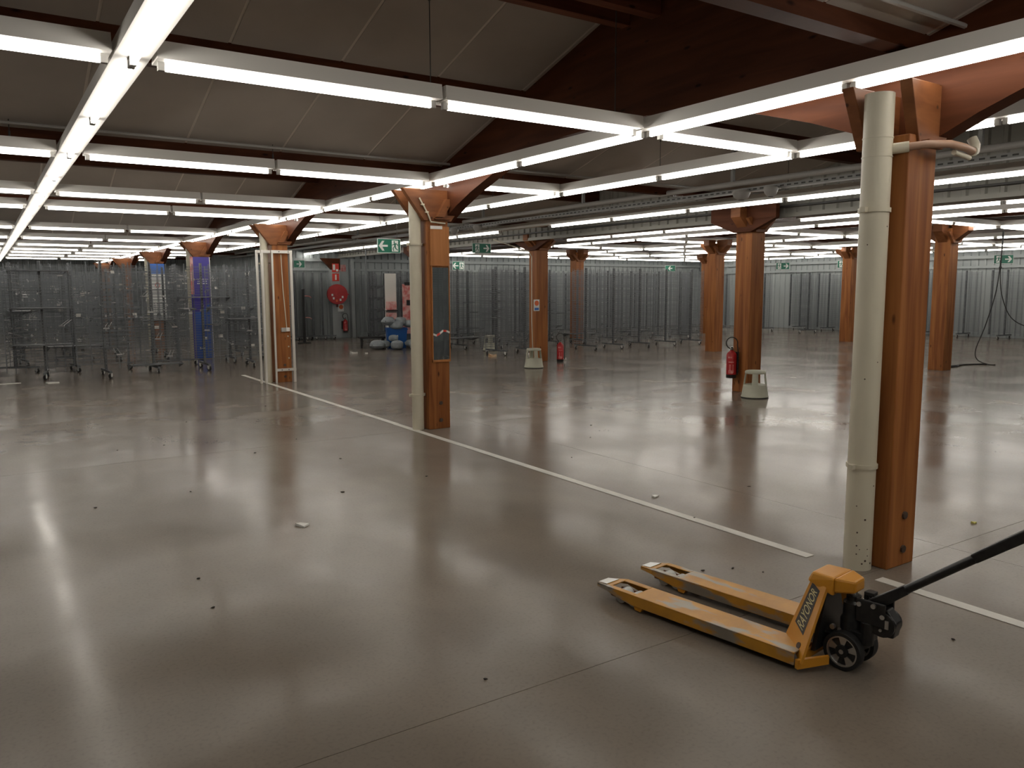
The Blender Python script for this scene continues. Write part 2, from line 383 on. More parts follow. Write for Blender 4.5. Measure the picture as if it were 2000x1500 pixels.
# cream rain pipes
def rain_pipe(x, y, r, label, clips, top=2.74, group='cream rain pipes on the near posts'):
    t = thing('rain_pipe', label, 'pipe', (x, y, 0), 0, group)
    MB().cyl((0,0,.0), (0,0,top), r, 28).build('pipe_barrel', pipe_mat, t, smooth=True)
    for z in clips:
        m = MB(); m.cyl((0,0,z-.012), (0,0,z+.012), r+.008, 28); m.box(-r-.035, -r, -.014, .014, z-.014, z+.014); m.box(r-.01, r+.03, -.014, .014, z-.014, z+.014)
        m.build('pipe_clip', pipe_mat, t, smooth=True)
    return t
p1 = rain_pipe(4.115, 2.60, .076, 'thick cream rain pipe with dark scuffs on the nearest post', (.60, 2.02), 2.635)
for z in (2.30, 2.40): MB().cyl((0,0,z), (0,0,z+.006), .079, 28).build('pipe_joint', pipe_mat, p1, smooth=True)
random.seed(5)
for k in range(16):
    a = pi+random.random()*1.9-.2; z = random.choice((random.random()*.35+.04, random.random()*2))
    MB().cyl((.0755*cos(a), .0755*sin(a), z), (.0768*cos(a), .0768*sin(a), z), .003+.004*random.random(), 6).build('scuff_mark', noisy_bolt, p1)
p2 = rain_pipe(4.11, 8.14, .068, 'cream rain pipe on the post with the mirror', (.40, 2.10), 2.72)
p3 = rain_pipe(4.10, 13.82, .066, 'cream rain pipe inside the white aluminium frame', (2.05,), 2.72)
p4 = rain_pipe(4.10, 19.66, .066, 'cream rain pipe behind the blue wrapped post, only its top showing', (2.05,), 2.72)
p5 = rain_pipe(4.10, 25.24, .066, 'cream rain pipe on the white poster post', (2.05,), 2.72)
# branch pipe round the nearest post
t = thing('branch_pipe', 'tan branch pipe with an elbow wrapping the top of the nearest post', 'pipe', (4.115, 2.60, 0))
MB().tube([(.05,-.06,2.345),(.12,-.20,2.355),(.25,-.26,2.36),(.40,-.26,2.355),(.52,-.24,2.35)], .021, 12).build('pipe_run', copper, t, smooth=True)
MB().tube([(.52,-.24,2.35),(.56,-.23,2.355),(.585,-.22,2.39),(.585,-.20,2.43)], .027, 12).build('pipe_elbow', pipe_mat, t, smooth=True)
MB().cyl((.045,-.055,2.345), (.085,-.13,2.35), .029, 16).build('pipe_socket', pipe_mat, t, smooth=True)
MB().cyl((.32,-.245,2.325), (.52,-.225,2.315), .014, 12).build('pipe_lower_run', pipe_mat, t, smooth=True)

# ------------------------------------------------------------------ things on the near posts
# mirror post
ty = COLY[1]
t = thing('wall_mirror', 'tall narrow mirror on the second post face reflecting racks', 'mirror', (4.20, ty, 0))
MB().box(.055, .265, -.012, -.002, .80, 1.845).build('mirror_glass', mirror_mat, t)
m = MB(); m.box(.045,.055,-.018,-.002,.775,1.86); m.box(.265,.275,-.018,-.002,.775,1.86); m.box(.045,.275,-.022,-.002,.775,.80)
m.build('mirror_edge', wood_panel, t)
pn = tag(MB().box(4.20+.035, 4.20+.275, ty-.018, ty-.001, 1.862, 2.30).build('wood_board', wood_panel), 'pale orange wood board above the mirror on the second post', 'board')
t = thing('barrier_tape', 'strip of red and white barrier tape across the mirror', 'tape', (4.20, ty, 0))
for k in range(5):
    a, b = .055+k*.042, .055+(k+1)*.042
    z = lambda q: 1.085+.10*min(1, max(0, (q-.10)/.06))*.35+.012*sin(q*40)
    MB().hexa([(a,-.022,z(a)-.011),(b,-.022,z(b)-.011),(b,-.015,z(b)-.011),(a,-.015,z(a)-.011)], [(a,-.022,z(a)+.011),(b,-.022,z(b)+.011),(b,-.015,z(b)+.011),(a,-.015,z(a)+.011)]).build('tape_stripe', redprint if k % 2 else white_sign, t, label='red stripe' if k % 2 else 'white stripe')
tag(MB().box(4.235, 4.385, ty-.025, ty-.019, 2.27, 2.305).build('name_plate', white_enamel), 'small white blank plate at the top of the mirror post', 'plate')
t = thing('conduit_bracket', 'thin cream conduit with clips under the bracket of the mirror post', 'conduit', (4.20, ty, 0))
MB().tube([(-.10,-.03,2.60),(.00,-.03,2.44),(.04,-.03,2.345),(.22,-.03,2.335)], .009, 8).build('conduit_tube', pipe_mat, t)
for q in ((-.06,2.53),(-.01,2.45)): MB().box(q[0]-.016,q[0]+.016,-.045,-.015,q[1]-.008,q[1]+.008).build('conduit_clip', pipe_mat, t)
# framed post
ty = COLY[2]
t = thing('aluminium_frame', 'white aluminium frame around the third post', 'frame', (4.20, ty, 0))
for (a, b, c, d) in ((-.03,.0,-.05,-.02), (.285,.33,-.05,-.01), (-.27,-.235,.02,.06), (-.20,-.165,-.04,.0)):
    MB().box(a, b, c, d, 0, 2.27).build('frame_upright', alu, t, bevel=.003)
MB().box(-.03,.33,-.055,-.035,2.22,2.27).build('frame_rail', alu, t); MB().box(-.03,.33,-.055,-.03,.20,.245).build('frame_rail', alu, t)
MB().box(-.27,-.03,-.0,.02,2.22,2.27).build('frame_rail', alu, t)
for (a,b) in ((.10,2.245),(.26,2.245),(.08,.222),(.20,.222)): MB().cyl((a,-.06,b),(a,-.05,b),.009,8).build('frame_screw', dark, t)
t = thing('switch_box', 'double grey switch box with a conduit on the framed post', 'switch', (4.20, ty, 0))
MB().box(.10,.18,-.045,-.002,.88,.95).build('switch_housing', pipe_grey, t, bevel=.004); MB().box(.183,.245,-.045,-.002,.885,.95).build('switch_plate', white_enamel, t, bevel=.004)
MB().tube([(.145,-.012,2.2),(.16,-.012,1.6),(.20,-.012,.95)], .008, 8).build('conduit_tube', pipe_mat, t)
for q in ((.22,.80),(.225,.62),(.225,.42)): MB().cyl((q[0],-.010,q[1]),(q[0],0,q[1]),.013,10).build('screw_hole', pipe_mat, t)
# blue wrapped post
ty = COLY[3]
t = thing('advert_column', 'tall blue and purple printed column wrap with small white words', 'column wrap', (4.20, ty, 0))
MB().box(-.06,.30,-.05,-.02,1.10,2.36).build('wrap_panel', purple, t, label='dark purple upper panel'); MB().box(-.06,.30,-.05,-.02,.02,1.10).build('wrap_panel', blue, t, label='bright blue lower panel')
MB().box(-.125,-.062,-.055,-.04,1.5,2.36).build('wrap_side', pink, t, label='pink and white upper side strip'); MB().box(-.125,-.062,-.055,-.04,.02,1.5).build('wrap_side', purple, t)
MB().box(.30,.315,-.05,.0,.02,2.36).build('wrap_edge', alu, t)
MB().prism([(.08,1.10),(.30,1.10),(.30,1.32),(.24,1.28)], -.053, -.05, 'y').build('wrap_print', blue, t)
def text(body, size, m, parent, loc, rot, name='lettering', ext=.001, align='CENTER'):
    cu = bpy.data.curves.new(name, 'FONT'); cu.body = body; cu.size = size; cu.extrude = ext; cu.align_x = align; cu.align_y = 'CENTER'
    o = bpy.data.objects.new(name, cu); C.objects.link(o)
    dg = bpy.context.evaluated_depsgraph_get(); me = bpy.data.meshes.new_from_object(o.evaluated_get(dg)); C.objects.unlink(o); bpy.data.objects.remove(o)
    me.materials.clear(); me.materials.append(m)
    return link(name, me, parent, loc, rot)
for k, wd in enumerate((.24,.20,.22)):      # three lines of unreadable white print
    x = .12-wd/2
    while x < .12+wd/2:
        q = random.uniform(.012,.03); MB().box(x, x+q, -.054, -.0505, 1.84-k*.05, 1.862-k*.05).build('print_word', white_sign, t); x += q+.012
# poster post
ty = COLY[4]
t = thing('poster_column', 'white printed column wrap with a blue top behind the left racks', 'column wrap', (4.20, ty, 0))
MB().box(-.08,.33,-.05,-.02,2.08,2.36).build('wrap_panel', blue2, t, label='light blue top panel'); MB().box(-.08,.33,-.05,-.02,.75,2.08).build('wrap_panel', white_sign, t, label='white poster panel')
MB().cyl((.12,-.054,1.75),(.12,-.051,1.75),.07,20).build('wrap_print', redprint, t, label='red round mark'); MB().cyl((.12,-.056,1.75),(.12,-.0545,1.75),.05,20).build('wrap_print', white_sign, t)
MB().prism([(.04,.80),(.20,.80),(.16,.92),(.10,.96),(.06,.90)], -.054, -.051, 'y').build('wrap_print', dark, t)

# ------------------------------------------------------------------ floor line
ln = thing('floor_line', 'straight white painted line on the floor along the near posts', 'floor marking')
for a, b in ((-3.0, 2.42), (2.86, 8.6), (8.6, 14.2), (14.2, 15.3)):
    MB().box(4.00+.004*max(0,b-3)*.3, 4.075+.004*max(0,b-3)*.3, a, b-.004, .001, .003).build('line_stretch', line_mat, ln)

# ------------------------------------------------------------------ fluorescent battens
ZT = 2.75
def batten_meshes(Lg, lit=True):
    h = Lg/2; out = []
    m = MB(); m.prism([(-.085,.028),(.085,.028),(.075,.118),(-.075,.118)], -h, h, 'y'); out.append(('batten_housing', m.mesh('batten_housing', white_enamel)))
    if lit:
        m = MB(); m.cyl((0,-h+.05,0), (0,h-.05,0), .017, 8); out.append(('tube', m.mesh('tube', tube_mat, True)))
    for s in (-1, 1):
        m = MB(); m.box(-.016,.016,min(s*(h-.045),s*(h-.012)),max(s*(h-.045),s*(h-.012)),-.016,.030); out.append(('lamp_holder', m.mesh('lamp_holder', pipe_grey)))
    return out
cache = {}
def batten(x, y, Lg, rz, label, group, lit=True):
    key = (round(Lg, 2), lit)
    if key not in cache: cache[key] = batten_meshes(Lg, lit)
    t = thing('fluorescent_batten', label, 'ceiling light', (x, y, ZT), rz, group)
    for n, me in cache[key]: link(n, me, t)
    return t
def runA(x, ys_, desc, group, skip=(), unlit=(), P=1.70):
    i = 0
    for y in ys_:
        if y in skip: continue
        batten(x, y+P/2, P, 0, 'white batten, %s from the near end, row %s' % (ordn(i), desc), group, lit=y not in unlit); i += 1
def steps(a, b, p=1.70):
    out = []; y = a
    while y < b: out.append(round(y, 3)); y += p
    return out
runA(.73, steps(-3.9, 37), 'at far left', 'battens of the left long row')
runA(4.29, steps(-5.6, 37), 'over the near timber posts', 'battens of the row over the near posts')  # this row and the next: unseen near battens added to light the foreground
runA(6.07, steps(-5.6, 26), 'just right of the near posts', 'battens of the row right of the near posts')
a3 = steps(-1.77, 30, 1.74)  # first battens are out of view, added to light the racks in the mirror
runA(8.95, a3, 'below the cladding, beside the grey pipe', 'battens of the row beside the grey pipe', unlit=(a3[8],), P=1.74)
BY = [-2.2, 1.2, 4.6, 8.0, 11.16, 13.1, 15.2, 17.4, 20.7, 23.6, 26.2, 28.3, 30.7, 33.5]  # the two nearest rows are out of view, added to brighten the foreground
for j, y in enumerate(BY):
    spans = [(-2.65,-.98), (-.95,.63), (.84,2.49), (2.52,4.18), (4.40,5.97)]
    if j == 6: spans = spans[4:]
    for i, (a, b) in enumerate(spans):
        if j > 1 or i > 1:
            batten((a+b)/2, y, b-a, -pi/2, 'white batten, %s from left, %s cross row of the left hall' % (ordn(i), ordn(j)), 'battens of the left hall cross rows')
AX = [11.82, 13.16, 16.50, 19.88, 23.30, 26.3]; P2 = 1.655
for j, x in enumerate(AX):
    if j == 0:
        ys_ = [3.9, 5.55, 7.2, 10.45, 12.1, 13.75]
    else: ys_ = [round(4.50+P2*i, 3) for i in range(12)]
    for i, y in enumerate(ys_):
        batten(x, y+P2/2, P2, 0, 'white batten, %s from near, %s lengthwise row, right hall' % (ordn(i), ordn(j)), 'battens of the right hall lengthwise rows')
for j, y in enumerate([7.81, 11.12, 14.43, 17.74, 21.05, 24.2]):
    x = AX[1]+.11; i = 0
    for a in range(1, 5):
        x0, x1 = AX[a]+.11, AX[a+1]-.11; h = (x1-x0)/2
        for q in range(2):
            batten(x0+h*(q+.5), y, h-.01, -pi/2, 'white batten, %s from left, %s cross row, right hall' % (ordn(i), ordn(j)), 'battens of the right hall cross rows'); i += 1
# suspension wires of the nearest rows
sw = 0
for x, y in ((.73,4.4),(2.45,4.6),(.3,8.0),(2.5,8.0),(4.1,4.75),(5.2,8.0),(6.07,9.6),(6.07,6.3),(8.95,6.9),(8.95,10.4)):
    t = thing('suspension_wire', 'thin hanging wire holding a light row, %s of the nearest ten' % ordn(sw), 'wire', (x, y, 0), 0, 'wires holding the near light rows'); sw += 1
    zt = roof_z(y); MB().cyl((0,0,ZT+.118),(0,0,zt),.0035,5).build('wire_strand', dark, t); MB().cyl((0,0,(ZT+zt)/2),(0,0,(ZT+zt)/2+.04),.008,6).build('wire_clamp', dark, t)

# services along the divider
t = thing('service_pipe', 'long grey pipe under the roof running above the right light row', 'pipe', (8.0, 0, 0))
MB().cyl((0,-4,2.885),(0,33,2.94),.035,14).build('pipe_barrel', pipe_grey, t, smooth=True)
for i, y in enumerate(range(1, 32, 3)):
    MB().box(-.02,.02,y-.02,y+.02,2.90,roof_z(y)).build('pipe_hanger', tray_mat, t)
t = thing('cable_tray', 'perforated grey cable tray hung beside the long grey pipe', 'cable tray', (8.16, 0, 0))
MB().box(-.06,.06,-4,32,2.80,2.805).box(-.063,-.058,-4,32,2.80,2.85).box(.058,.063,-4,32,2.80,2.85).build('tray_channel', tray_mat, t)
m = MB()
for i in range(150): m.box(-.0655,-.0630,i*.1+1.0,i*.1+1.055,2.815,2.832)
m.build('tray_slots', dark, t, kind='stuff')
for i, (y, s) in enumerate(((6.9,.09),(6.45,.07),(13.3,.07),(14.2,.07))):
    t = thing('speaker', ['large round', 'small wedge-shaped', 'small box-shaped', 'faceted grey'][i]+' ceiling loudspeaker under the cable tray, %s' % ['above the third light row', 'right of the larger one', 'behind the mirror post', 'left of the mirror post'][i], 'loudspeaker', (8.05, y, 0))
    MB().lathe([(s*.5,0),(s,.03),(s*1.25,.09),(s*1.1,.12)], z0=2.70, n=14).build('speaker_body', pipe_grey, t, smooth=True)
    MB().lathe([(s*.42,-.004),(s*.42,.001)], z0=2.70, n=14).build('speaker_grille', dark, t)

# ------------------------------------------------------------------ exit signs
def sign(x, y, z, wd, hg, rz, arrow, label, man=True, rods=True, flip=False):
    t = thing('exit_sign', label, 'sign', (x, y, z), rz)
    MB().box(-wd/2, wd/2, -.008, .008, 0, hg).build('sign_plate', green, t)
    m = MB(); b = hg*.035
    m.box(-wd/2,wd/2,-.011,-.008,0,b).box(-wd/2,wd/2,-.011,-.008,hg-b,hg).box(-wd/2,-wd/2+b,-.011,-.008,b,hg-b).box(wd/2-b,wd/2,-.011,-.008,b,hg-b)
    m.build('sign_border', white_sign, t)
    ca = -wd/4 if arrow < 0 else wd/4
    if flip: ca = -ca
    if not man: ca = 0
    s = hg*.34*(1 if arrow > 0 else -1); c = hg/2
    def P(q): return [(ca+px*s, c+pz*abs(s)) for px, pz in q]
    # a triangle-free arrow: shaft and two barbs
    MB().prism(P([(-1,-.2),(.3,-.2),(.3,.2),(-1,.2)]) if s > 0 else P([(-1,-.2),(.3,-.2),(.3,.2),(-1,.2)])[::-1], -.012, -.009, 'y').build('arrow_shaft', white_sign, t)
    MB().prism(P([(1,0),(.25,1),(-.25,1),(.35,0),(-.25,-1),(.25,-1)]), -.0135, -.0095, 'y').build('arrow_head', white_sign, t)
    if man:
        cm = -ca; k = hg*.42
        MB().box(cm-k*.55, cm+k*.62, -.012, -.009, c-k*.92, c+k*.92).build('doorway', white_sign, t)
        g = MB(); sg = 1 if arrow > 0 else -1
        def Q(q): return [(cm+px*k*sg, c+pz*k) for px, pz in q]
        g.cyl((cm+.12*k*sg,-.0145,c+.66*k),(cm+.12*k*sg,-.0125,c+.66*k),.13*k,10)
        for q in ([(-.18,.45),(.16,.5),(.12,-.05),(-.12,-.05)], [(-.12,0),(.1,0),(-.02,-.4),(-.5,-.75),(-.55,-.62),(-.2,-.35)], [(.02,0),(.14,-.05),(.42,-.38),(.3,-.85),(.18,-.82),(.26,-.42)],
                  [(.12,.46),(.2,.36),(.55,.18),(.52,.08),(.1,.26)], [(-.16,.46),(-.5,.3),(-.58,.02),(-.48,0),(-.4,.22),(-.14,.32)]):
            g.prism(Q(q), -.0145, -.0125, 'y')
        g.build('running_figure', green, t)
    if rods:
        for q in (-wd*.36, wd*.36): MB().cyl((q,0,hg),(q,0,(roof_z(y) if x < FX else 2.95)-z),.003,5).build('hanging_rod', dark, t)
    return t
sign(6.05, 13.0, 2.235, .44, .25, -.02, -1, 'large green exit sign with a left arrow hung left of the mirror post', flip=False)
sign(8.57, 14.0, 2.325, .44, .20, 0, 1, 'green exit sign with a right arrow seen dimly right of the mirror post')
sign(8.38, 24.6, 2.28, .36, .24, 0, 1, 'green exit sign with only a right arrow beside the framed post', man=False)
sign(14.1, 24.6, 2.27, .42, .30, -.3, -1, 'small green exit sign with a left arrow just right of the mirror post')
sign(24.0, 24.2, 2.30, .42, .26, -.7, -1, 'bright green sign above the far corner racks', man=False)
for y, lb in ((20.3,'small green exit sign with a right arrow just right of the extinguisher post'), (17.6,'green exit sign with figure and right arrow midway along the right wall'), (12.2,'large green exit sign on the right wall behind the hanging cable')):
    sign(26.2, y, 2.32, .52, .27, -pi/2+.35, 1, lb)
t = sign(8.9, 24.9, 0, .01, .01, 0, 1, 'x', man=False, rods=False)
for c in list(t.children): bpy.data.objects.remove(c)
bpy.data.objects.remove(t)
# small white emergency lamp at the far left
t = thing('emergency_lamp', 'small lit white emergency lamp at the left edge under the second cross row', 'lamp', (.02, 8.35, 2.62))
MB().box(-.09,.09,-.03,.03,0,.05).build('lamp_body', white_enamel, t, bevel=.006); MB().box(-.08,.08,-.025,.025,-.012,0).build('lamp_cover', tube_mat, t)

# ------------------------------------------------------------------ fire equipment
def extinguisher(x, y, z, label, rz=0, s=1.0, hose='loop'):
    t = thing('fire_extinguisher', label, 'fire extinguisher', (x, y, z), rz)
    R = .078*s; H = .40*s
    MB().lathe([(R*.96,0),(R,.01),(R,.055*s)], n=24).build('base_ring', black_gloss, t, smooth=True)
    MB().lathe([(R*.98,.055*s),(R*.98,H-.05),(R*.86,H-.015),(R*.5,H+.01),(R*.3,H+.03)], n=24).build('cylinder_body', red, t, smooth=True)
    MB().lathe([(R*.3,H+.03),(R*.34,H+.06),(R*.2,H+.07)], n=16).build('valve', steel, t, smooth=True)
    m = MB(); m.box(-.012,.012,-.09*s,.03,H+.065,H+.085); m.box(-.01,.01,-.085*s,.02,H+.035,H+.048); m.build('lever_handle', black_gloss, t, bevel=.003)
    pts = []
    for k in range(15):
        a = -.35*pi+k*(1.7*pi/14); pts.append((-.01*k/14-.085*s*cos(a+pi*.5)*1.0, -.01, H+.13*s+.085*s*sin(a+pi*.5)*1.05))
    pts = [(0,-.005,H+.055)]+[(.085*s*cos(a), -.012, H+.135*s+.09*s*sin(a)) for a in [(-.42+1.55*k/12)*pi*1.0 for k in range(13)]]
    pts = [(-.02*s,-.005,H+.05)]+[(.085*s*cos(a), -.012, H+.14*s+.09*s*sin(a)) for a in [pi*1.28-k*(1.36*pi/12) for k in range(13)]]+[(.10*s,-.01,H*.9),(.095*s,-.02,H*.5),(.092*s,-.02,H*.3)]
    MB().tube(pts, .008, 8).build('hose', caster_mat, t, smooth=True)
    MB().cyl((.092*s,-.02,H*.32),(.092*s,-.02,H*.12),.013,10,.009).build('nozzle', black_gloss, t, smooth=True)
    # printed label: white lines curved round the body
    m = MB(); rc = R*.99
    for zc, hh, aa, bb in ((H*.80,.012,-2.3,-1.5),(H*.62,.006,-2.2,-1.1),(H*.40,.05,-2.05,-1.75),(H*.40,.05,-1.35,-1.2),(H*.26,.018,-2.2,-1.1),(H*.20,.008,-2.2,-1.3)):
        n = 6
        for q in range(n):
            a0 = aa+(bb-aa)*q/n; a1 = aa+(bb-aa)*(q+1)/n
            m.hexa([(rc*cos(a0),rc*sin(a0),zc-hh),(rc*cos(a1),rc*sin(a1),zc-hh),(rc*1.01*cos(a1),rc*1.01*sin(a1),zc-hh),(rc*1.01*cos(a0),rc*1.01*sin(a0),zc-hh)],
                   [(rc*cos(a0),rc*sin(a0),zc+hh),(rc*cos(a1),rc*sin(a1),zc+hh),(rc*1.01*cos(a1),rc*1.01*sin(a1),zc+hh),(rc*1.01*cos(a0),rc*1.01*sin(a0),zc+hh)])
    m.build('printed_label', pink, t)
    return t
extinguisher(9.64, 8.36, .22, 'red fire extinguisher hanging on the orange post beside the cream stool', -.8)
tag(MB().box(9.70,9.739,8.30,8.42,.30,.62).build('wall_bracket', caster_mat), 'black bracket behind the hung extinguisher', 'bracket')
extinguisher(10.62, 14.05, 0, 'red fire extinguisher standing on the floor right of the poster post', -.5)
extinguisher(10.05, 25.10, .19, 'red fire extinguisher under the hose reel on the grey column', -.2)
tag(MB().box(9.99,10.11,25.19,25.38,.30,.56).build('wall_bracket', caster_mat), 'black bracket holding the extinguisher under the hose reel', 'bracket')
# grey column with hose reel on the far wall
t = thing('grey_column', 'grey painted column at the far wall carrying the hose reel', 'column', (9.68, 25.26, 0))
MB().box(0,.30,0,.30,0,2.6).build('column_flange', wall_mat, t, bevel=.005); MB().box(.32,.66,.12,.30,0,2.62).build('column_web', wall_mat, t, bevel=.005)
MB().box(.68,.80,0,.25,0,2.62).build('column_side', wall_mat, t, bevel=.005)
MB().prism([(-.35,2.62),(0,2.25),(.30,2.25),(.30,2.62)], -.02, .10, 'y').build('column_bracket', wood_beam, t)
t = thing('hose_reel', 'round red fire hose reel on the grey far column', 'hose reel', (9.80, 25.13, 1.45), -.25)
MB().cyl((0,-.15,0),(0,-.13,0),.325,36).build('front_disc', red, t, smooth=True)
MB().cyl((0,.02,0),(0,.04,0),.33,36).build('rear_disc', red, t, smooth=True)
MB().cyl((0,-.13,0),(0,.02,0),.27,32).build('wound_hose', red_dark, t, smooth=True)
MB().cyl((0,-.17,0),(0,-.15,0),.05,20).build('hub_cap', red, t, smooth=True); MB().box(0,.36,-.175,-.15,-.015,.015).build('reel_arm', red, t)
for q in ((-.17,-.02),(-.13,-.13),(-.03,-.21),(.09,-.18),(.16,-.09)):
    MB().box(q[0]-.028,q[0]+.028,-.154,-.151,q[1]-.035,q[1]+.035).build('sticker', white_sign if q[0] != -.03 else orange, t, bevel=.002)
MB().box(-.03,.03,-.02,.06,-.42,-.1).build('reel_bracket', red_dark, t)
tag(MB().box(9.70,9.93,25.235,25.255,2.17,2.45).build('fire_sign', redprint), 'red and white fire sign topmost above the hose reel', 'sign')
tag(MB().box(9.70,9.93,25.235,25.255,1.88,2.13).build('hose_sign', redprint), 'red sign with a white bar just above the hose reel', 'sign')
MB().box(9.79,9.84,25.228,25.234,1.92,2.09).build('sign_bar', white_sign, bpy.data.objects['hose_sign'])
m = MB(); m.box(9.72,9.80,25.228,25.234,2.24,2.42); m.box(9.83,9.90,25.228,25.234,2.20,2.27); m.build('sign_print', white_sign, bpy.data.objects['fire_sign'])
tag(MB().box(9.99,10.22,25.36,25.375,2.20,2.42).build('notice', pink), 'pale pink notice right of the red fire sign', 'notice')
nn = tag(MB().box(9.86,10.06,25.235,25.255,.88,1.12).build('instruction_notice', white_sign), 'white and orange notice between the hose reel and the extinguisher', 'notice')
MB().cyl((9.97,25.233,1.03),(9.97,25.2345,1.03),.075,16).build('notice_print', orange, nn)
# small poster on D2 post
nn = tag(MB().box(10.10,10.25,14.325,14.335,1.12,1.37).build('safety_poster', white_sign), 'small orange and white poster on the post behind the stool', 'poster')
MB().cyl((10.175,14.320,1.29),(10.175,14.3245,1.29),.058,18).build('poster_print', orange, nn); MB().box(10.12,10.23,14.321,14.3245,1.14,1.19).build('poster_print', blue2, nn)
# white conduit left of the poster post
tag(MB().tube([(9.3,14.7,2.66),(9.75,14.6,2.52),(10.02,14.42,2.42),(10.08,14.38,2.30),(10.08,14.38,.9),(10.12,14.38,.0)], .011, 8).build('conduit', pipe_mat), 'thin white conduit bending down the post with the orange poster', 'conduit')

# ------------------------------------------------------------------ kick stools
def stool(x, y, label, rz=0):
    t = thing('step_stool', label, 'stool', (x, y, 0), rz)
    Rb, Rt, H = .19, .142, .40
    R = lambda z: Rb+(Rt-Rb)*z/H
    MB().lathe([(Rb+.004,.008),(Rb+.008,.02),(Rb,.035),(R(.19),.19),(R(.19)-.01,.195)], n=36).build('stool_base', cream, t, smooth=True)
    MB().lathe([(Rb+.006,.0),(Rb+.008,.012)], n=36).build('rubber_rim', caster_mat, t, smooth=True)
    MB().lathe([(R(.365)+.0,.355),(R(.37)+.006,.372),(Rt,.395),(Rt-.02,.40)], n=36).build('stool_top', cream, t, smooth=True)
    for k in range(4):
        m = MB(); a0 = k*pi/2+.1; n = 5; wd = .52
        for q in range(n):
            a, b = a0+wd*q/n, a0+wd*(q+1)/n
            z0, z1 = .185, .36
            m.hexa([((R(z0)-.02)*cos(a),(R(z0)-.02)*sin(a),z0),(R(z0)*cos(a),R(z0)*sin(a),z0),(R(z0)*cos(b),R(z0)*sin(b),z0),((R(z0)-.02)*cos(b),(R(z0)-.02)*sin(b),z0)],
                   [((R(z1)-.02)*cos(a),(R(z1)-.02)*sin(a),z1),(R(z1)*cos(a),R(z1)*sin(a),z1),(R(z1)*cos(b),R(z1)*sin(b),z1),((R(z1)-.02)*cos(b),(R(z1)-.02)*sin(b),z1)])
        m.build('stool_leg', cream, t, smooth=True)
    return t
stool(9.43, 7.72, 'cream round step stool at the foot of the extinguisher post', .3)
stool(9.34, 13.25, 'cream round step stool in front of the orange poster post', .9)
stool(11.05, 17.65, 'cream step stool half hidden behind the middle wire racks', .5)
stool(15.95, 6.72, 'cream step stool cut off by the right edge of the photo', .2)

# ------------------------------------------------------------------ wire racks
RW, RH = .94, 2.14
def wire_panel_mesh(wd=RW, z0=.20, z1=2.10, pz=.05, px=.145, ext=.1, side=0):
    m = MB(); r = .0034; h = wd/2; z = z0
    while z <= z1: m.box(-h, h, side-r, side+r, z-r, z+r); z += pz
    n = int(wd/px)
    for i in range(n+1):
        x = -h+i*wd/n; m.box(x-r, x+r, side-2*r, side, z0-ext, z1+.02); m.box(x-r, x+r, -side, -side+2*r, z0-ext, z1+.02)
    z = z0
    while z <= z1: m.box(-h, h, -side-r, -side+r, z-r+.02, z+r+.02); z += pz
    return m.mesh('wire_grid', wire_mat)
grid_me = wire_panel_mesh(side=.03)
grid_coarse = wire_panel_mesh(pz=.075, px=.19, side=.03, z0=.24)
half_grid = wire_panel_mesh(z0=.9, z1=2.1, side=.03)
def upright_mesh():
    m = MB(); m.box(-.02,.02,-.03,-.016,.13,RH); m.box(-.02,.02,.016,.03,.13,RH); m.box(-.02,-.014,-.016,.016,.13,RH); m.box(.014,.02,-.016,.016,.13,RH)
    m.mi = 1; z = .2
    while z < RH-.05:
        m.box(-.007,.007,-.032,-.0295,z,z+.03); z += .06
    return m.mesh('upright', [rack_mat, dark])
up_me = upright_mesh()
foot_me = MB().box(-.022,.022,-.42,.42,.10,.135).mesh('base_foot', rack_mat)
m = MB(); m.cyl((-.018,0,.042),(.018,0,.042),.042,14); cast_me = m.mesh('caster_wheel', caster_mat)
m = MB(); m.box(-.025,-.020,-.02,.03,.045,.10); m.box(.020,.025,-.02,.03,.045,.10); m.box(-.025,.025,-.02,.03,.09,.10); m.cyl((-.027,0,.042),(.027,0,.042),.018,10); fork_me = m.mesh('caster_fork', hub_white)
m = MB()
m.box(-RW/2,RW/2,-.36,-.01,0,.018)
for s in (-1,1): m.prism([(-.36,.0),(-.01,.0),(-.01,-.09)], s*(RW/2)-.003, s*(RW/2)+.003, 'x')
shelf_me = m.mesh('shelf', rack_mat)
m = MB(); m.box(-.14,.14,-.26,-.01,0,.012); m.box(-.14,.14,-.262,-.255,.0,.03); small_shelf_me = m.mesh('small_shelf', rack_mat)
m = MB(); m.cyl((0,-.0,0),(0,-.24,.015),.005,5); m.cyl((0,-.24,.015),(0,-.255,.035),.005,5); m.box(-.012,.012,-.004,.004,-.02,.02); hook_me = m.mesh('hook', chrome)
m = MB(); m.cyl((0,0,0),(0,-.30,-.10),.004,5); m.cyl((.06,0,0),(.06,-.30,-.10),.004,5); m.box(-.02,.08,-.31,-.295,-.115,-.09); arm_me = m.mesh('sloping_arm', chrome)
m = MB(); m.box(-.04,.04,-.012,-.006,-.028,.028); ticket_me = m.mesh('price_ticket', white_paper)
m = MB()
r = .0025
for k in range(5):
    z = -.05*k; m.box(-.2,.2,-.26-r,-.26+r,z-r,z+r); m.box(-.2-r,-.2+r,-.26,-.01,z-r,z+r); m.box(.2-r,.2+r,-.26,-.01,z-r,z+r)
for k in range(9): m.box(-.2+.05*k-r,-.2+.05*k+r,-.26-r,-.26+r,-.2,0)
for k in range(9): m.box(-.2+.05*k-r,-.2+.05*k+r,-.26,-.01,-.2-r,-.2+r)
basket_me = m.mesh('wire_basket', wire_mat)
RG = {'L': 'wire racks parked on the left', 'M': 'wire racks standing in the middle', 'W': 'wire racks along the far wall', 'R': 'wire racks along the right wall', 'B': 'wire racks behind the viewpoint'}
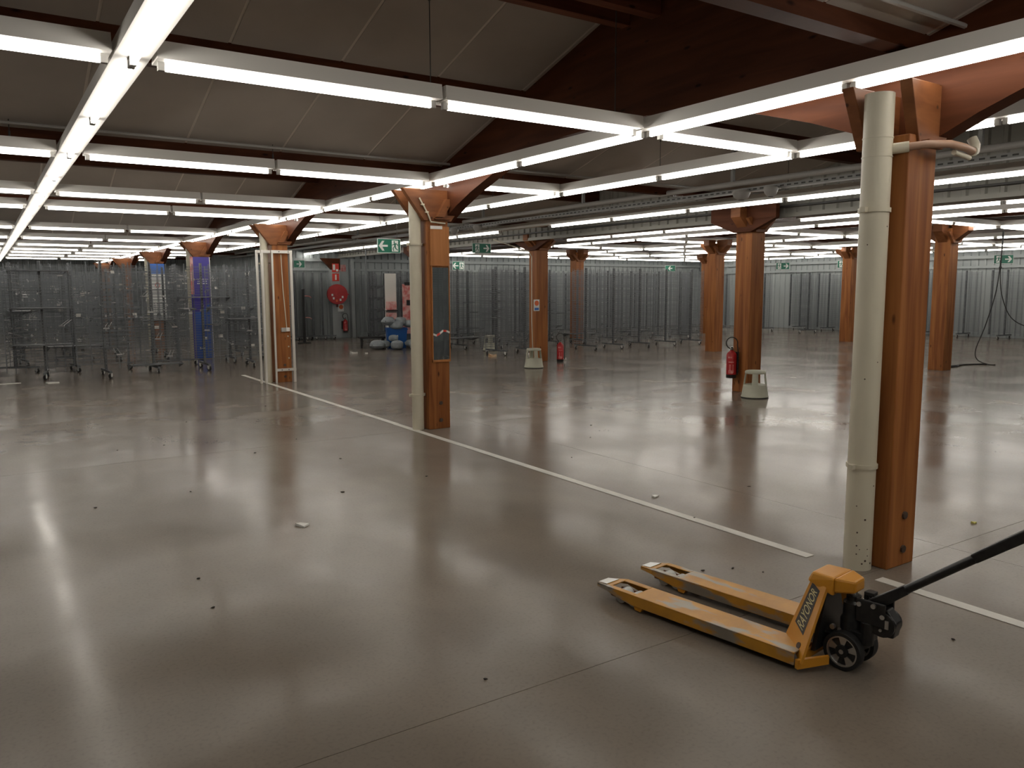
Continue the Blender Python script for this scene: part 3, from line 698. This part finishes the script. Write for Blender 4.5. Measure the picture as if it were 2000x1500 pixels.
rack_n = [0]
def rack(x, y, rz, zone, label, fill=0, shelves=(), me=None, two=False, feet=True):
    random.seed(int(x*100)+int(y*10)); rack_n[0] += 1
    t = thing('wire_rack', label, 'rack', (x, y, 0), rz, RG[zone])
    link('upright', up_me, t)
    if two: link('upright', up_me, t, (RW/2-.02, 0, 0))
    link('wire_grid', me or grid_me, t, kind='stuff')
    if feet:
        fo = link('base_foot', foot_me, t)
        for s in (-1, 1):
            link('caster', cast_me, fo, (0, s*.36, 0), (0,0,random.uniform(-.9,.9)))
            c = fo.children[-1]
            link('caster_fork', fork_me, fo, (0, s*.36, 0), tuple(c.rotation_euler))
    for z in shelves:
        if z < 0: link('small_shelf', small_shelf_me, t, (random.uniform(-.2,.2), 0, -z))
        else: link('shelf', shelf_me, t, (0, 0, z))
    for k in range(fill):
        q = random.random(); px = random.uniform(-RW/2+.05, RW/2-.05); pz = random.uniform(.35, 2.0)
        if q < .60: link('hook', hook_me, t, (px, random.choice((0,0,.06)), pz), (0, random.uniform(-.3,.3), random.choice((0,0,0,pi))+random.uniform(-.35,.35)))
        elif q < .76: link('sloping_arm', arm_me, t, (px, 0, pz), (0,0,random.uniform(-.5,.5)))
        elif q < .86: link('price_ticket', ticket_me, t, (px, 0, pz), (random.uniform(-.4,.4),0,random.uniform(-.8,.8)))
        elif q < .92: link('wire_basket', basket_me, t, (max(-.25,min(.25,px)), 0, min(pz,1.3)))
    return t
def rl(zone, row, i): # unique label
    return {'L': 'wire rack with hooks, %s from left, %s row of the left cluster',
            'M': 'wire rack on casters, %s from left, %s row of the middle group',
            'W': 'wire rack at the far wall, %s from left, %s rank',
            'R': 'wire rack against the right wall, %s from near, %s rank',
            'B': 'wire rack behind the viewpoint, shown in the mirror, %s from left, %s row'}[zone] % (ordn(i), ordn(row))
# left cluster, front row as measured, then rows behind
front = [(-.15,16.7,.1),(.93,16.9,-.12),(1.88,16.5,.06),(2.78,16.95,.05),(3.74,16.95,.0),(4.70,17.1,-.08)]
for i, (x, y, a) in enumerate(front):
    sh = {1: (1.95,1.28,.62), 4: (1.45,-.9), 5: (1.0,), 3: (.16,)}.get(i, ())
    rack(x, y, a, 'L', rl('L',0,i), fill=16, shelves=sh, me=grid_coarse if i in (0,2) else None)
rows = [(18.3, [(-.4,.2),(.5,1.3),(1.5,.1),(2.5,-.1),(3.45,1.5),(4.6,.0),(5.5,.25)]), (20.2, [(-.2,.0),(.7,.15),(1.7,1.45),(2.6,0),(3.6,-.1),(5.2,.1),(6.1,1.4)]),
        (22.4, [(-.3,.1),(.7,0),(1.7,.1),(2.7,.2),(3.7,0),(4.9,0),(5.9,.1),(6.8,1.3)]), (24.6, [(-.2,0),(.8,.0),(1.8,0),(2.8,.1),(5.2,.1),(6.2,0)]), (27.2, [(0,0),(1,.0),(2.1,.1),(3.1,0),(5.4,0),(6.5,.1)]), (30.0, [(.2,0),(1.2,0),(2.3,0),(3.3,0),(5.6,0),(6.7,0)]), (33, [(.2,0),(1.2,0),(2.2,0),(3.2,0),(5.8,0),(6.9,0)])]
for j, (y, xs_) in enumerate(rows):
    for i, (x, a) in enumerate(xs_):
        random.seed(i*7+j)
        rack(x, y+random.uniform(-.25,.25), a, 'L', rl('L',j+1,i), fill=14 if j < 3 else 6, shelves=random.choice(((),(1.2,),(1.6,.9),(-1.1,-.7),(.5,))) if j < 4 else (), me=random.choice((grid_me,grid_coarse)))
# middle group
for i, x in enumerate((10.45, 11.30, 13.25, 14.20, 15.15, 16.15, 17.15)):
    rack(x, 16.42, (.1,-.05,.12,.02,.05,.03,.02)[i], 'M', rl('M',0,i), fill=0, shelves=(-1.5,-1.3,-1.1,-.9) if i == 0 else ())
for i, x in enumerate((8.15,)):
    rack(9.35, 17.6, .15, 'M', 'narrow grey wire rack with four small shelves right of the mirror post', fill=0, shelves=(-1.25,-1.0,-.8,-.6))
for j, (y, xs_) in enumerate(((18.6, (10.7,11.65,12.6,13.6,14.6,15.9,16.9,17.9)), (20.9, (11.2,12.2,13.2,14.2,15.2,16.3,17.4,18.5,19.5)), (23.0, (11.4,12.4,13.5,14.5,15.6,16.6,17.7,18.8,19.9,20.9,21.9)))):
    for i, x in enumerate(xs_):
        random.seed(i+j*31); rack(x, y+random.uniform(-.2,.2), random.uniform(-.15,.15), 'M', rl('M',j+1,i), fill=0, shelves=random.choice(((),(),(-.9,-1.2),(.3,))))
# racks parked nearly edge-on at the far wall left of the grey column
for i in range(5):
    rack(8.02+.30*i, 24.95, 1.22, 'W', rl('W',0,i), feet=True, two=True)
for i in range(3):
    rack(10.95+.95*i, 24.9, .05, 'W', rl('W',1,i), two=True)
rack(9.95, 22.6, 1.35, 'W', 'grey wire rack turned edge-on behind the heap of grey bags', shelves=(.3,.7,1.0,1.35,1.7), two=True)
rack(10.3, 21.4, .1, 'W', 'grey wire rack just behind the heap of grey bags', two=True, shelves=(.25,))
# right wall
for i in range(11):
    rack(26.55, 7.2+1.25*i, pi/2+random.uniform(-.05,.05), 'R', rl('R',0,i), two=True)
for i, (x, y, a) in enumerate(((24.3,19.6,1.2),(23.6,20.8,.9),(22.7,21.9,.7),(24.6,17.9,1.4),(21.0,20.6,.4),(20.0,19.2,.2),(18.9,18.6,.15))):
    rack(x, y, a, 'R', ['grey wire rack standing free near the far right corner, ','grey wire rack turned towards the right wall, '][i % 2]+ordn(i)+' from the right wall')
# racks behind the viewpoint that the mirror shows
for i in range(6):
    rack(6.3+.75*i, 1.6-.35*i, .35, 'B', rl('B',0,i), two=True)
# far wall tall rods
for i, (x, y) in enumerate(((9.45,21.9),(11.0,21.9))):
    t = thing('floor_pole', 'thin grey upright pole reaching the ceiling %s the heap of bags' % ('left of' if i == 0 else 'behind'), 'pole', (x, y, 0)); MB().cyl((0,0,.01),(0,0,2.9),.018,8).build('pole_tube', rack_mat, t); MB().cyl((0,0,0),(0,0,.012),.06,12).build('pole_base', rack_mat, t)

# ------------------------------------------------------------------ heap of bags, crates, printed stand
def bag(x, y, z, s, label, rz=0):
    m = MB(); n, k = 16, 9; random.seed(int(x*77+y*31+z*9)); vs = []; ph = [random.uniform(0,6) for _ in range(4)]
    for i in range(k+1):
        th = pi*i/k
        for j in range(n):
            p = 2*pi*j/n; q = 1+.07*sin(3*p+ph[0])+.05*sin(5*p+ph[1]+th*3)+.06*sin(4*th+ph[2])
            vs.append((s*q*sin(th)**.8*cos(p), s*.72*q*sin(th)**.8*sin(p), max(0, s*.52*(1+cos(pi-th)*1.0))))
    m.add(vs, [(i*n+j, i*n+(j+1)%n, (i+1)*n+(j+1)%n, (i+1)*n+j) for i in range(k) for j in range(n)])
    t = thing('stuffed_bag', label, 'bag', (x, y, z), rz, 'grey bags heaped on the floor'); m.build('bag_body', bag_mat, t, smooth=True)
    MB().tube([(s*.85,0,s*.5),(s*1.0,.01,s*.62),(s*1.08,.02,s*.55)], .016, 8).build('bag_knot', bag_mat, t, smooth=True)
for i, (x, y, z, s) in enumerate(((8.80,19.75,0,.25),(9.24,19.45,0,.24),(9.62,19.15,0,.23),(9.05,19.95,.02,.2),(9.72,19.5,.05,.2),(9.25,19.7,.20,.18),(9.25,20.0,.62,.24),(9.62,20.0,.60,.24),(9.42,19.9,.52,.22),(9.8,19.85,.56,.20))):
    bag(x, y, z, s, 'stuffed grey plastic bag, %s' % ['leftmost on the floor','middle of the floor row','rightmost on the floor','behind the leftmost','behind the rightmost','lying in front of the blue crate','top left of the heap','top of the heap','front of the upper pile','far right of the upper pile'][i], random.uniform(0,6))
t = thing('blue_crate', 'blue plastic crate with white print under the upper grey bags', 'crate', (9.50, 20.05, 0), -.3)
m = MB(); m.hexa([(-.24,-.15,0),(.24,-.15,0),(.24,.15,0),(-.24,.15,0)], [(-.28,-.19,.56),(.28,-.19,.56),(.28,.19,.56),(-.28,.19,.56)]); m.build('crate_shell', blue_plastic, t, bevel=.01)
MB().box(-.29,.29,-.20,.20,.50,.53).build('crate_rim', blue_plastic, t); m = MB(); [m.box(-.16+.05*k,-.13+.05*k,-.19,-.176,.30,.36) for k in range(4)]; m.build('crate_print', white_sign, t)
t = thing('rolling_plate', 'black low trolley under the left side of the bags', 'trolley', (9.0, 20.6, 0), -.2)
MB().box(-.35,.35,-.2,.2,.26,.30).build('trolley_deck', caster_mat, t)
for s in (-1,1): MB().box(s*.3-.03,s*.3+.03,-.15,-.05,.06,.26).build('trolley_leg', caster_mat, t); MB().cyl((s*.3-.02,-.1,.04),(s*.3+.02,-.1,.04),.04,12).build('trolley_wheel', caster_mat, t)
t = thing('printed_stand', 'tall pink and white printed display stand behind the bags', 'display stand', (10.15, 20.6, 0), -.35)
MB().box(-.16,.16,-.02,.02,.35,1.75).build('stand_panel', pink, t); MB().box(-.10,.10,-.05,.05,1.72,1.80).build('stand_top', caster_mat, t); MB().box(-.17,.17,-.12,.12,0,.35).build('stand_foot', rack_mat, t); MB().box(-.05,.05,-.045,-.02,1.15,1.30).build('stand_clip', caster_mat, t)
t = thing('shelf_boxes', 'white display tower with two pink boxes beside the pink stand', 'display stand', (9.75, 20.9, 0), -.3)
MB().box(-.16,.16,0,.04,0,2.05).build('tower_back', white_paper, t)
for z, mm, nm in ((1.02,pink,'pink'),(.70,pink,'pink'),(.40,white_paper,'white')): MB().box(-.14,.14,-.2,0,z,z+.24).build('tower_box', mm, t, bevel=.02, label=nm+' box'); MB().box(-.16,.16,-.21,0,z-.03,z-.01).build('tower_shelf', caster_mat, t)
t = thing('poster_panel', 'white panel with a blue top and red ring just left of the mirror post pipe', 'panel', (10.62, 20.3, 0), -.3)
MB().box(-.16,.16,-.01,.01,0,2.0).build('panel_face', white_sign, t); MB().box(-.16,.16,-.014,-.011,1.72,1.98).build('panel_print', blue_plastic, t); MB().cyl((.02,-.014,1.40),(.02,-.011,1.40),.10,20).build('panel_print', redprint, t); MB().cyl((.02,-.017,1.40),(.02,-.0145,1.40),.07,20).build('panel_print', white_sign, t)
# hooks peeking right of framed post
t = thing('coat_stand', 'dark narrow stand with two pinkish hooks right of the framed post', 'stand', (8.02, 23.3, 0))
MB().cyl((0,0,.02),(0,0,1.62),.045,10).build('stand_pole', caster_mat, t); MB().cyl((0,0,0),(0,0,.03),.2,16).build('stand_foot', caster_mat, t)
for z in (1.42,.78): MB().tube([(0,0,z),(.18,-.03,z-.01),(.24,-.03,z-.06)],.014,6).build('stand_arm', pink, t)

# ------------------------------------------------------------------ hanging cables on the right
t = thing('hanging_cable', 'thin black cable hanging from the lights down to the floor by the right wall', 'cable', (17.3, 8.35, 0))
def pcat(pts):
    out = []
    for i in range(len(pts)-1):
        p0, p1, p2, p3 = [Vector(pts[max(0,min(len(pts)-1,q))]) for q in (i-1,i,i+1,i+2)]
        for k in range(6):
            u = k/6; out.append(.5*((2*p1)+(-p0+p2)*u+(2*p0-5*p1+4*p2-p3)*u*u+(-p0+3*p1-3*p2+p3)*u**3))
    out.append(Vector(pts[-1])); return out
# coordinates along the direction square to the view (a) and height (z)
ax = (cos(YAW+.52), -sin(YAW+.52))
def CP(a, z): return (ax[0]*a, ax[1]*a, z)
MB().tube(pcat([CP(.22,2.74),CP(.22,2.2),CP(.17,1.5),CP(.02,.8),(-.12*ax[0],-.12*ax[1],.32),(-.08*ax[0],-.08*ax[1],.10),CP(.12,.012),CP(.25,.012)]), .010, 6).build('cable_run', caster_mat, t, smooth=True)
MB().tube(pcat([CP(.24,2.74),CP(.23,1.8),CP(.32,1.30),CP(.50,.95),CP(.85,.78),CP(1.4,.72)]), .009, 6).build('cable_branch', caster_mat, t, smooth=True)
MB().box(.22*ax[0]-.02,.22*ax[0]+.02,.22*ax[1]-.02,.22*ax[1]+.02,1.98,2.02).build('cable_clip', caster_mat, t)
t = thing('floor_cable', 'flat heap of black cable with a plug on the floor right of the orange post', 'cable', (16.15, 8.45, 0))
MB().tube(pcat([(0,0,.012),(.3,-.05,.015),(.6,.08,.012),(.9,-.02,.012),(1.25,-.15,.012)]), .016, 6).build('cable_run', caster_mat, t, smooth=True)
MB().tube(pcat([(.1,.05,.012),(.45,.02,.02),(.8,.05,.012),(1.2,-.1,.012)]), .014, 6).build('cable_run', caster_mat, t, smooth=True)
MB().box(-.12,.06,-.04,.04,0,.06).build('cable_plug', caster_mat, t, bevel=.008); MB().box(-.10,-.05,-.045,-.03,.02,.06).build('plug_face', white_sign, t)

# ------------------------------------------------------------------ pallet truck (local: +y along the forks, x across)
J = thing('pallet_truck', 'yellow hand pallet truck with black pump and handle in the foreground', 'pallet truck', (2.99, 2.03, 0), atan2(.15, .989))
def fork(sx):
    a, b = (-.26, -.10) if sx < 0 else (.10, .26)
    c = (a+b)/2; z1, z0, e = .085, .030, .006
    m = MB()
    ys1, ye = .86, 1.02                      # slot for the load rollers
    def slab(y0, y1, xa, xb, za=z1-e, zb=z1): m.box(xa, xb, y0, y1, za, zb)
    slab(0, ys1, a, b); slab(ys1, ye, a, a+.034); slab(ys1, ye, b-.034, b); 
    # tip: tapering in plan and section
    m.hexa([(a,ye,z1-e),(b,ye,z1-e),(c+.045,1.125,z1-.030),(c-.045,1.125,z1-.030)], [(a,ye,z1),(b,ye,z1),(c+.045,1.125,z1-.014),(c-.045,1.125,z1-.014)])
    for q, s in ((a, 1), (b, -1)):           # side flanges
        x0, x1 = min(q, q+s*e), max(q, q+s*e)
        m.prism([(0,z0),(.88,z0),(1.00,z0+.022),(ye,z0+.028),(ye,z1),(0,z1)], x0, x1, 'x')
        tx = c-.045 if s > 0 else c+.045
        m.hexa([(x0,ye,z0+.028),(x1,ye,z0+.028),(tx+(e if s>0 else 0),1.125,z1-.034),(tx-(0 if s>0 else e),1.125,z1-.034)] if s > 0 else [(x0,ye,z0+.028),(x1,ye,z0+.028),(tx,1.125,z1-.034),(tx-e,1.125,z1-.034)],
               [(x0,ye,z1),(x1,ye,z1),(tx+(e if s>0 else 0),1.125,z1-.014),(tx-(0 if s>0 else e),1.125,z1-.014)] if s > 0 else [(x0,ye,z1),(x1,ye,z1),(tx,1.125,z1-.014),(tx-e,1.125,z1-.014)])
    o = m.build('fork', worn_mat, J, bevel=.003)
    for y in (.895, .975):
        MB().cyl((c-.036,y,.034),(c+.036,y,.034),.034,18).build('load_roller', hub_white, o, smooth=True)
    MB().box(c-.044,c-.038,.84,1.03,.028,.052).box(c+.038,c+.044,.84,1.03,.028,.052).build('roller_carrier', mat('rust_brown', (.16,.05,.02), .6), o)
    m = MB(); m.prism([(.80,.034),(.86,.034),(.85,.012),(.815,.010)], a+.005, a+.03, 'x'); m.build('entry_lug', yellow, o)
    m = MB(); m.prism([(.80,.034),(.86,.034),(.85,.012),(.815,.010)], b-.03, b-.005, 'x'); m.build('entry_lug', yellow, o)
    MB().box(c-.012,c+.012,.05,.86,.045,.060).build('push_rod', dark, o)
    MB().hexa([(c-.047,1.06,z1-.012),(c+.047,1.06,z1-.012),(c+.036,1.124,z1-.026),(c-.036,1.124,z1-.026)], [(c-.050,1.055,z1-.001),(c+.050,1.055,z1-.001),(c+.038,1.122,z1-.010),(c-.038,1.122,z1-.010)]).build('worn_tip', steel, o, bevel=.002)
fork(-1); fork(1)
# side legs of the frame
def leg(s):
    m = MB()
    out = .262*s; inn = .10*s; th_ = .012
    # rear/outer plate: bottom quad -> top quad (a leaning plate with returned edge)
    b0 = Vector((out, -.03, .05)); b1 = Vector((inn+.0*s, .125, .083)); t0 = Vector((.092*s, -.045, .335)); t1 = Vector((.060*s, .028, .372))
    n = ((t1-b0).cross(t0-b1)).normalized()*th_
    if n.x*s < 0: n = -n
    G = 8; P0 = [(b0.lerp(b1, i/G)).lerp(t0.lerp(t1, i/G), j/G) for j in range(G+1) for i in range(G+1)]
    K = (G+1)**2; m.add(P0+[p-n for p in P0], [(j*(G+1)+i, j*(G+1)+i+1, (j+1)*(G+1)+i+1, (j+1)*(G+1)+i) for j in range(G) for i in range(G)] +
        [(K+j*(G+1)+i, K+(j+1)*(G+1)+i, K+(j+1)*(G+1)+i+1, K+j*(G+1)+i+1) for j in range(G) for i in range(G)])
    rim = [i for i in range(G)]+[G+j*(G+1) for j in range(G)]+[G*(G+1)+G-i for i in range(G)]+[(G-j)*(G+1) for j in range(G)]
    m.add([], []); base = 0
    m.f += [(rim[k], rim[(k+1) % len(rim)], K+rim[(k+1) % len(rim)], K+rim[k]) for k in range(len(rim))]; m.m += [0]*len(rim)
    o = m.build('frame_leg', yellow, J, smooth=True)
    # folded front edge
    e0 = b1+Vector((0,0,-.02)); 
    return o, b0, b1, t0, t1, n
lg, b0, b1, t0, t1, nn_ = leg(-1); leg(1)
# label with maker's lettering on the near leg
fn = nn_.normalized()
def lp(u, v, d=0): return (b0.lerp(b1, u)).lerp(t0.lerp(t1, u), v)+fn*d
m = MB(); G = 8; U0, U1, V0_, V1_ = .28, .84, .27, .90
vs = [lp(U0+(U1-U0)*i/G, V0_+(V1_-V0_)*j/G, d) for d in (.0002, .0012) for j in range(G+1) for i in range(G+1)]; K = (G+1)**2
m.add(vs, [(o+j*(G+1)+i, o+j*(G+1)+i+1, o+(j+1)*(G+1)+i+1, o+(j+1)*(G+1)+i) for o in (0, K) for j in range(G) for i in range(G)])
m.build('name_label', lblack, J)
tx = text('RAYONOR', .05, lgold, J, None, None, 'label_lettering', .0004)
vx = [v.co.x for v in tx.data.vertices]; vy = [v.co.y for v in tx.data.vertices]; a_, b_ = min(vx), max(vx); c_, d_ = min(vy), max(vy)
for v in tx.data.vertices:
    v.co = lp(U0+(U1-U0)*(.16+.66*(v.co.y-c_)/(d_-c_)), V0_+(V1_-V0_)*(.05+.88*(v.co.x-a_)/(b_-a_)), .0016+v.co.z)
m = MB(); cc = lp(.30,.12); m.cyl(cc, cc+fn*.004, .014, 14); m.build('frame_bolt', noisy_bolt, J)
# head over the pump
m = MB()
m.hexa([(-.092,-.075,.305),(.092,-.075,.305),(.088,.045,.345),(-.088,.045,.345)], [(-.085,-.075,.384),(.085,-.075,.384),(.070,.030,.386),(-.070,.030,.386)])
m.hexa([(-.045,-.150,.325),(.045,-.150,.325),(.085,-.075,.318),(-.085,-.075,.318)], [(-.042,-.150,.378),(.042,-.150,.378),(.085,-.075,.386),(-.085,-.075,.386)])
m.build('frame_head', yellow, J, bevel=.01)
MB().box(-.20,.20,-.012,.012,.03,.075).build('cross_member', yellow, J, bevel=.003)
MB().hexa([(-.262,-.02,.020),(-.256,-.004,.020),(-.13,-.085,.030),(-.14,-.095,.030)], [(-.262,-.02,.060),(-.256,-.004,.060),(-.13,-.085,.066),(-.14,-.095,.066)]).build('heel_flange', yellow, J)
MB().hexa([(.256,-.004,.020),(.262,-.02,.020),(.14,-.095,.030),(.13,-.085,.030)], [(.256,-.004,.060),(.262,-.02,.060),(.14,-.095,.066),(.13,-.085,.066)]).build('heel_flange', yellow, J)
MB().prism([(-.15,.07),(.15,.07),(.06,.30),(-.06,.30)],-.035,-.018,'y').build('torsion_plate', black_gloss, J)
# hydraulic pump
PY = -.125
m = MB(); m.lathe([(.050,.115),(.050,.20),(.042,.215),(.042,.275),(.030,.285),(.030,.305)], 0, PY, 20); m.build('pump_cylinder', black_gloss, J, smooth=True)
MB().cyl((0,PY,.30),(0,PY,.345),.014,14).build('pump_piston', steel, J, smooth=True)
MB().lathe([(.060,.085),(.075,.095),(.075,.118),(.050,.125)], 0, PY, 20).build('steering_head', black_gloss, J, smooth=True)
m = MB(); m.cyl((-.03,PY-.075,.12),(-.03,PY-.075,.22),.028,14); m.box(-.055,.055,PY-.085,PY,.12,.17); m.box(-.02,.035,PY-.05,PY,.19,.245); m.build('valve_block', black_gloss, J, bevel=.004)
MB().cyl((-.055,PY+.03,.16),(-.062,PY+.03,.16),.008,8).build('valve_cap', steel, J)
m = MB(); m.box(-.045,.045,PY-.14,PY-.04,.245,.275); m.box(-.050,-.036,PY-.15,PY-.03,.215,.315); m.box(.036,.050,PY-.15,PY-.03,.215,.315); m.build('handle_yoke', black_gloss, J, bevel=.005)
MB().cyl((-.056,PY-.045,.292),(.056,PY-.045,.292),.010,12).build('yoke_pin', steel, J, smooth=True)
MB().cyl((-.06,PY-.105,.300),(.06,PY-.105,.300),.010,12).build('pivot_pin', steel, J, smooth=True)
m = MB(); m.cyl((-.040,PY-.135,.225),(.040,PY-.135,.225),.052,20); m.build('pump_roller', black_gloss, J, smooth=True)
m = MB(); m.prism([(PY-.10,.17),(PY-.18,.175),(PY-.19,.24),(PY-.15,.29),(PY-.10,.28)], -.030, .030, 'x'); m.build('pump_cam', black_gloss, J, bevel=.006)
m = MB(); m.box(-.046,-.040,PY-.165,PY-.150,.215,.25); m.cyl((-.045,PY-.14,.262),(-.052,PY-.14,.262),.010,10); m.cyl((-.045,PY-.135,.205),(-.052,PY-.135,.205),.006,10); m.build('release_linkage', steel, J)
m = MB(); m.box(-.010,.010,PY-.06,PY-.045,.30,.335); m.box(-.02,.02,PY-.09,PY-.05,.325,.34); m.build('release_lever', black_gloss, J, bevel=.002)
# steering wheels
def wheel(x):
    R = .082; zc = .082
    o = thing('x', 'x', 'x'); bpy.data.objects.remove(o)
    m = MB(); n = 40; prof = [(R*.80,-.022),(R*.97,-.022),(R,-.017),(R,.017),(R*.97,.022),(R*.80,.022)]
    vs = [(x+w_, PY+r*cos(2*pi*k/n), zc+r*sin(2*pi*k/n)) for r, w_ in prof for k in range(n)]; L_ = len(prof)
    m.add(vs, [(i*n+k, ((i+1)%L_)*n+k, ((i+1)%L_)*n+(k+1)%n, i*n+(k+1)%n) for i in range(L_) for k in range(n)])
    w_o = m.build('steer_wheel', caster_mat, J, smooth=True)
    m = MB(); vs = []
    prof = [(R*.72,-.020),(R*.80,-.020),(R*.80,.020),(R*.72,.020)]
    vs = [(x+q, PY+r*cos(2*pi*k/n), zc+r*sin(2*pi*k/n)) for r, q in prof for k in range(n)]
    m.add(vs, [(i*n+k, ((i+1)%4)*n+k, ((i+1)%4)*n+(k+1)%n, i*n+(k+1)%n) for i in range(4) for k in range(n)])
    for k in range(5):
        a = 2*pi*k/5+.32; w0, w1 = .17, .30
        P_ = lambda r, an: (PY+r*cos(an), zc+r*sin(an))
        m.prism([P_(R*.30,a-w0*1.6), P_(R*.74,a-w1), P_(R*.75,a), P_(R*.74,a+w1), P_(R*.30,a+w0*1.6)], x-.014, x+.014, 'x')
    m.build('wheel_rim', steel, w_o)
    MB().cyl((x-.010,PY,zc),(x+.010,PY,zc),R*.72,30).build('wheel_web', black_gloss, w_o)
    MB().cyl((x-.022,PY,zc),(x+.022,PY,zc),R*.33,20).build('wheel_hub', caster_mat, w_o, smooth=True)
    MB().cyl((x-.026,PY,zc),(x+.026,PY,zc),R*.12,12).build('axle_end', steel, w_o, smooth=True)
wheel(-.075); wheel(.055)
MB().cyl((-.09,PY,.082),(.07,PY,.082),.010,10).build('wheel_axle', steel, J)
MB().box(-.045,.03,PY-.03,PY+.03,.07,.13).build('axle_block', black_gloss, J, bevel=.004)
MB().tube([(-.05,-.02,.13),(-.06,PY+.03,.135),(-.055,PY-.04,.13)], .012, 8).build('lift_link', black_gloss, J, smooth=True)
MB().cyl((-.075,PY+.055,.168),(-.060,PY+.055,.168),.011,12).build('link_pin', steel, J)
# handle
hd = Vector((0, -.505, .40)).normalized(); hb = Vector((0, PY-.095, .297)); hu = Vector((1,0,0)).cross(hd)
def HP(s, x, n): return hb+hd*s+Vector((x,0,0))+hu*n
m = MB(); m.hexa([HP(-.02,-.030,-.026),HP(-.02,.030,-.026),HP(-.02,.030,.026),HP(-.02,-.030,.026)], [HP(.15,-.017,-.019),HP(.15,.017,-.019),HP(.15,.017,.019),HP(.15,-.017,.019)]); m.build('handle_foot', black_gloss, J, bevel=.004)
m = MB(); m.cyl(HP(.13,0,0), HP(.52,0,0), .0175, 14); m.build('handle_shaft', black_gloss, J, smooth=True)
m = MB(); m.hexa([HP(.45,-.016,-.020),HP(.45,.016,-.020),HP(.45,.016,.018),HP(.45,-.016,.018)], [HP(.86,-.05,-.022),HP(.86,.05,-.022),HP(.86,.05,.022),HP(.86,-.05,.022)]); m.build('handle_fork', black_gloss, J, bevel=.006)
m = MB(); m.tube([HP(.84,-.04,0),HP(.92,-.10,0),HP(1.0,-.12,0),HP(1.04,-.09,0),HP(1.05,0,0),HP(1.04,.09,0),HP(1.0,.12,0),HP(.92,.10,0),HP(.84,.04,0)], .014, 10); m.build('grip_loop', black_gloss, J, smooth=True)
MB().cyl(HP(.50,-.019,0), HP(.50,.019,0), .008, 10).build('handle_rivet', steel, J)
m = MB(); m.cyl(HP(.80,0,.02), HP(.95,0,.035), .006, 8); m.build('release_trigger', steel, J)

# ------------------------------------------------------------------ litter on the floor
def scrap(x, y, sx, sy, m_, label, name='paper_scrap', rz=0, h=.006):
    m = MB(); m.hexa([(-sx,-sy,.001),(sx,-sy*.8,.001),(sx*.9,sy,.001),(-sx*.8,sy*.9,.001)], [(-sx*.95,-sy,.001+h),(sx,-sy*.7,.001+h*1.5),(sx*.8,sy*.9,.002+h),(-sx*.8,sy*.8,.003+h*2)])
    o = m.build(name, m_); o.location = (x, y, 0); o.rotation_euler = (0,0,rz); return tag(o, label, 'litter')
scrap(1.73, 5.20, .032, .045, white_paper, 'small folded white paper lying alone on the floor left of the white line', rz=.5, h=.008)
scrap(4.25, 4.40, .03, .02, white_paper, 'tiny white scrap just right of the white line', rz=.2)
scrap(7.72, 18.8, .10, .06, white_paper, 'crumpled white paper on the floor before the hose reel column', rz=.3, h=.03)
scrap(7.98, 18.6, .06, .04, white_paper, 'smaller white paper beside the crumpled one before the hose reel', rz=1.1, h=.02)
scrap(.95, 15.9, .10, .07, white_paper, 'white paper on the floor beside the casters of the front left rack', rz=.4, h=.012)
scrap(.15, 16.2, .35, .04, white_paper, 'long white strip on the floor below the leftmost rack', rz=.1, h=.006)
scrap(10.07, 16.0, .10, .06, noisy('cardboard', (.45,.25,.12), (.6,.45,.3), (9,9,9)), 'brown and white scrap by the casters left of the poster post', rz=.2, h=.04)
scrap(11.1, 15.9, .12, .05, white_paper, 'flat white carton behind the standing extinguisher', rz=.1, h=.03)
scrap(10.9, 14.3, .06, .05, white_paper, 'white scrap right beside the standing extinguisher', rz=.1, h=.04)
scrap(18.3, 16.6, .16, .08, white_paper, 'white paper by the casters right of the extinguisher post', rz=.1, h=.05)
scrap(21.5, 19.3, .16, .08, white_paper, 'white paper far back near the right corner racks', rz=.1, h=.05)
scrap(5.55, 2.66, .018, .014, mat('yellow_scrap', (.55,.50,.12), .6), 'tiny yellow scrap on the floor right of the nearest post')
grit = mat('dark_grit', (.045,.035,.028), .8)
i = 0
for (x, y) in ((7.67,11.46),(4.07,3.82),(2.16,7.85),(2.76,7.11),(2.74,8.33),(3.60,1.78),(.88,4.07),(.91,4.54),(.61,6.5),(3.5,2.98),(1.63,2.66),(3.59,2.84),(3.33,3.05),(1.05,8.76),(1.49,8.78),(4.6,5.9),(5.9,7.2),(6.8,8.3),(1.3,6.6),(2.3,5.9),(3.1,6.0),(5.1,4.2),(5.4,6.6),(2.0,10.2),(3.2,11.0),(7.2,6.1)):
    random.seed(i+3); s = random.uniform(.005,.012)
    m = MB(); m.lathe([(s*.7,0),(s,.003),(s*.6,.007)], n=6); m.v = [(a*random.uniform(.6,2.0), b*random.uniform(.6,1.2), c) for a, b, c in m.v]
    o = m.build('dirt_speck', grit); o.location = (x, y, .0005); o.rotation_euler = (0,0,random.uniform(0,3)); tag(o, 'small dark speck of dirt on the polished floor', 'litter', 'dirt specks scattered on the floor'); i += 1
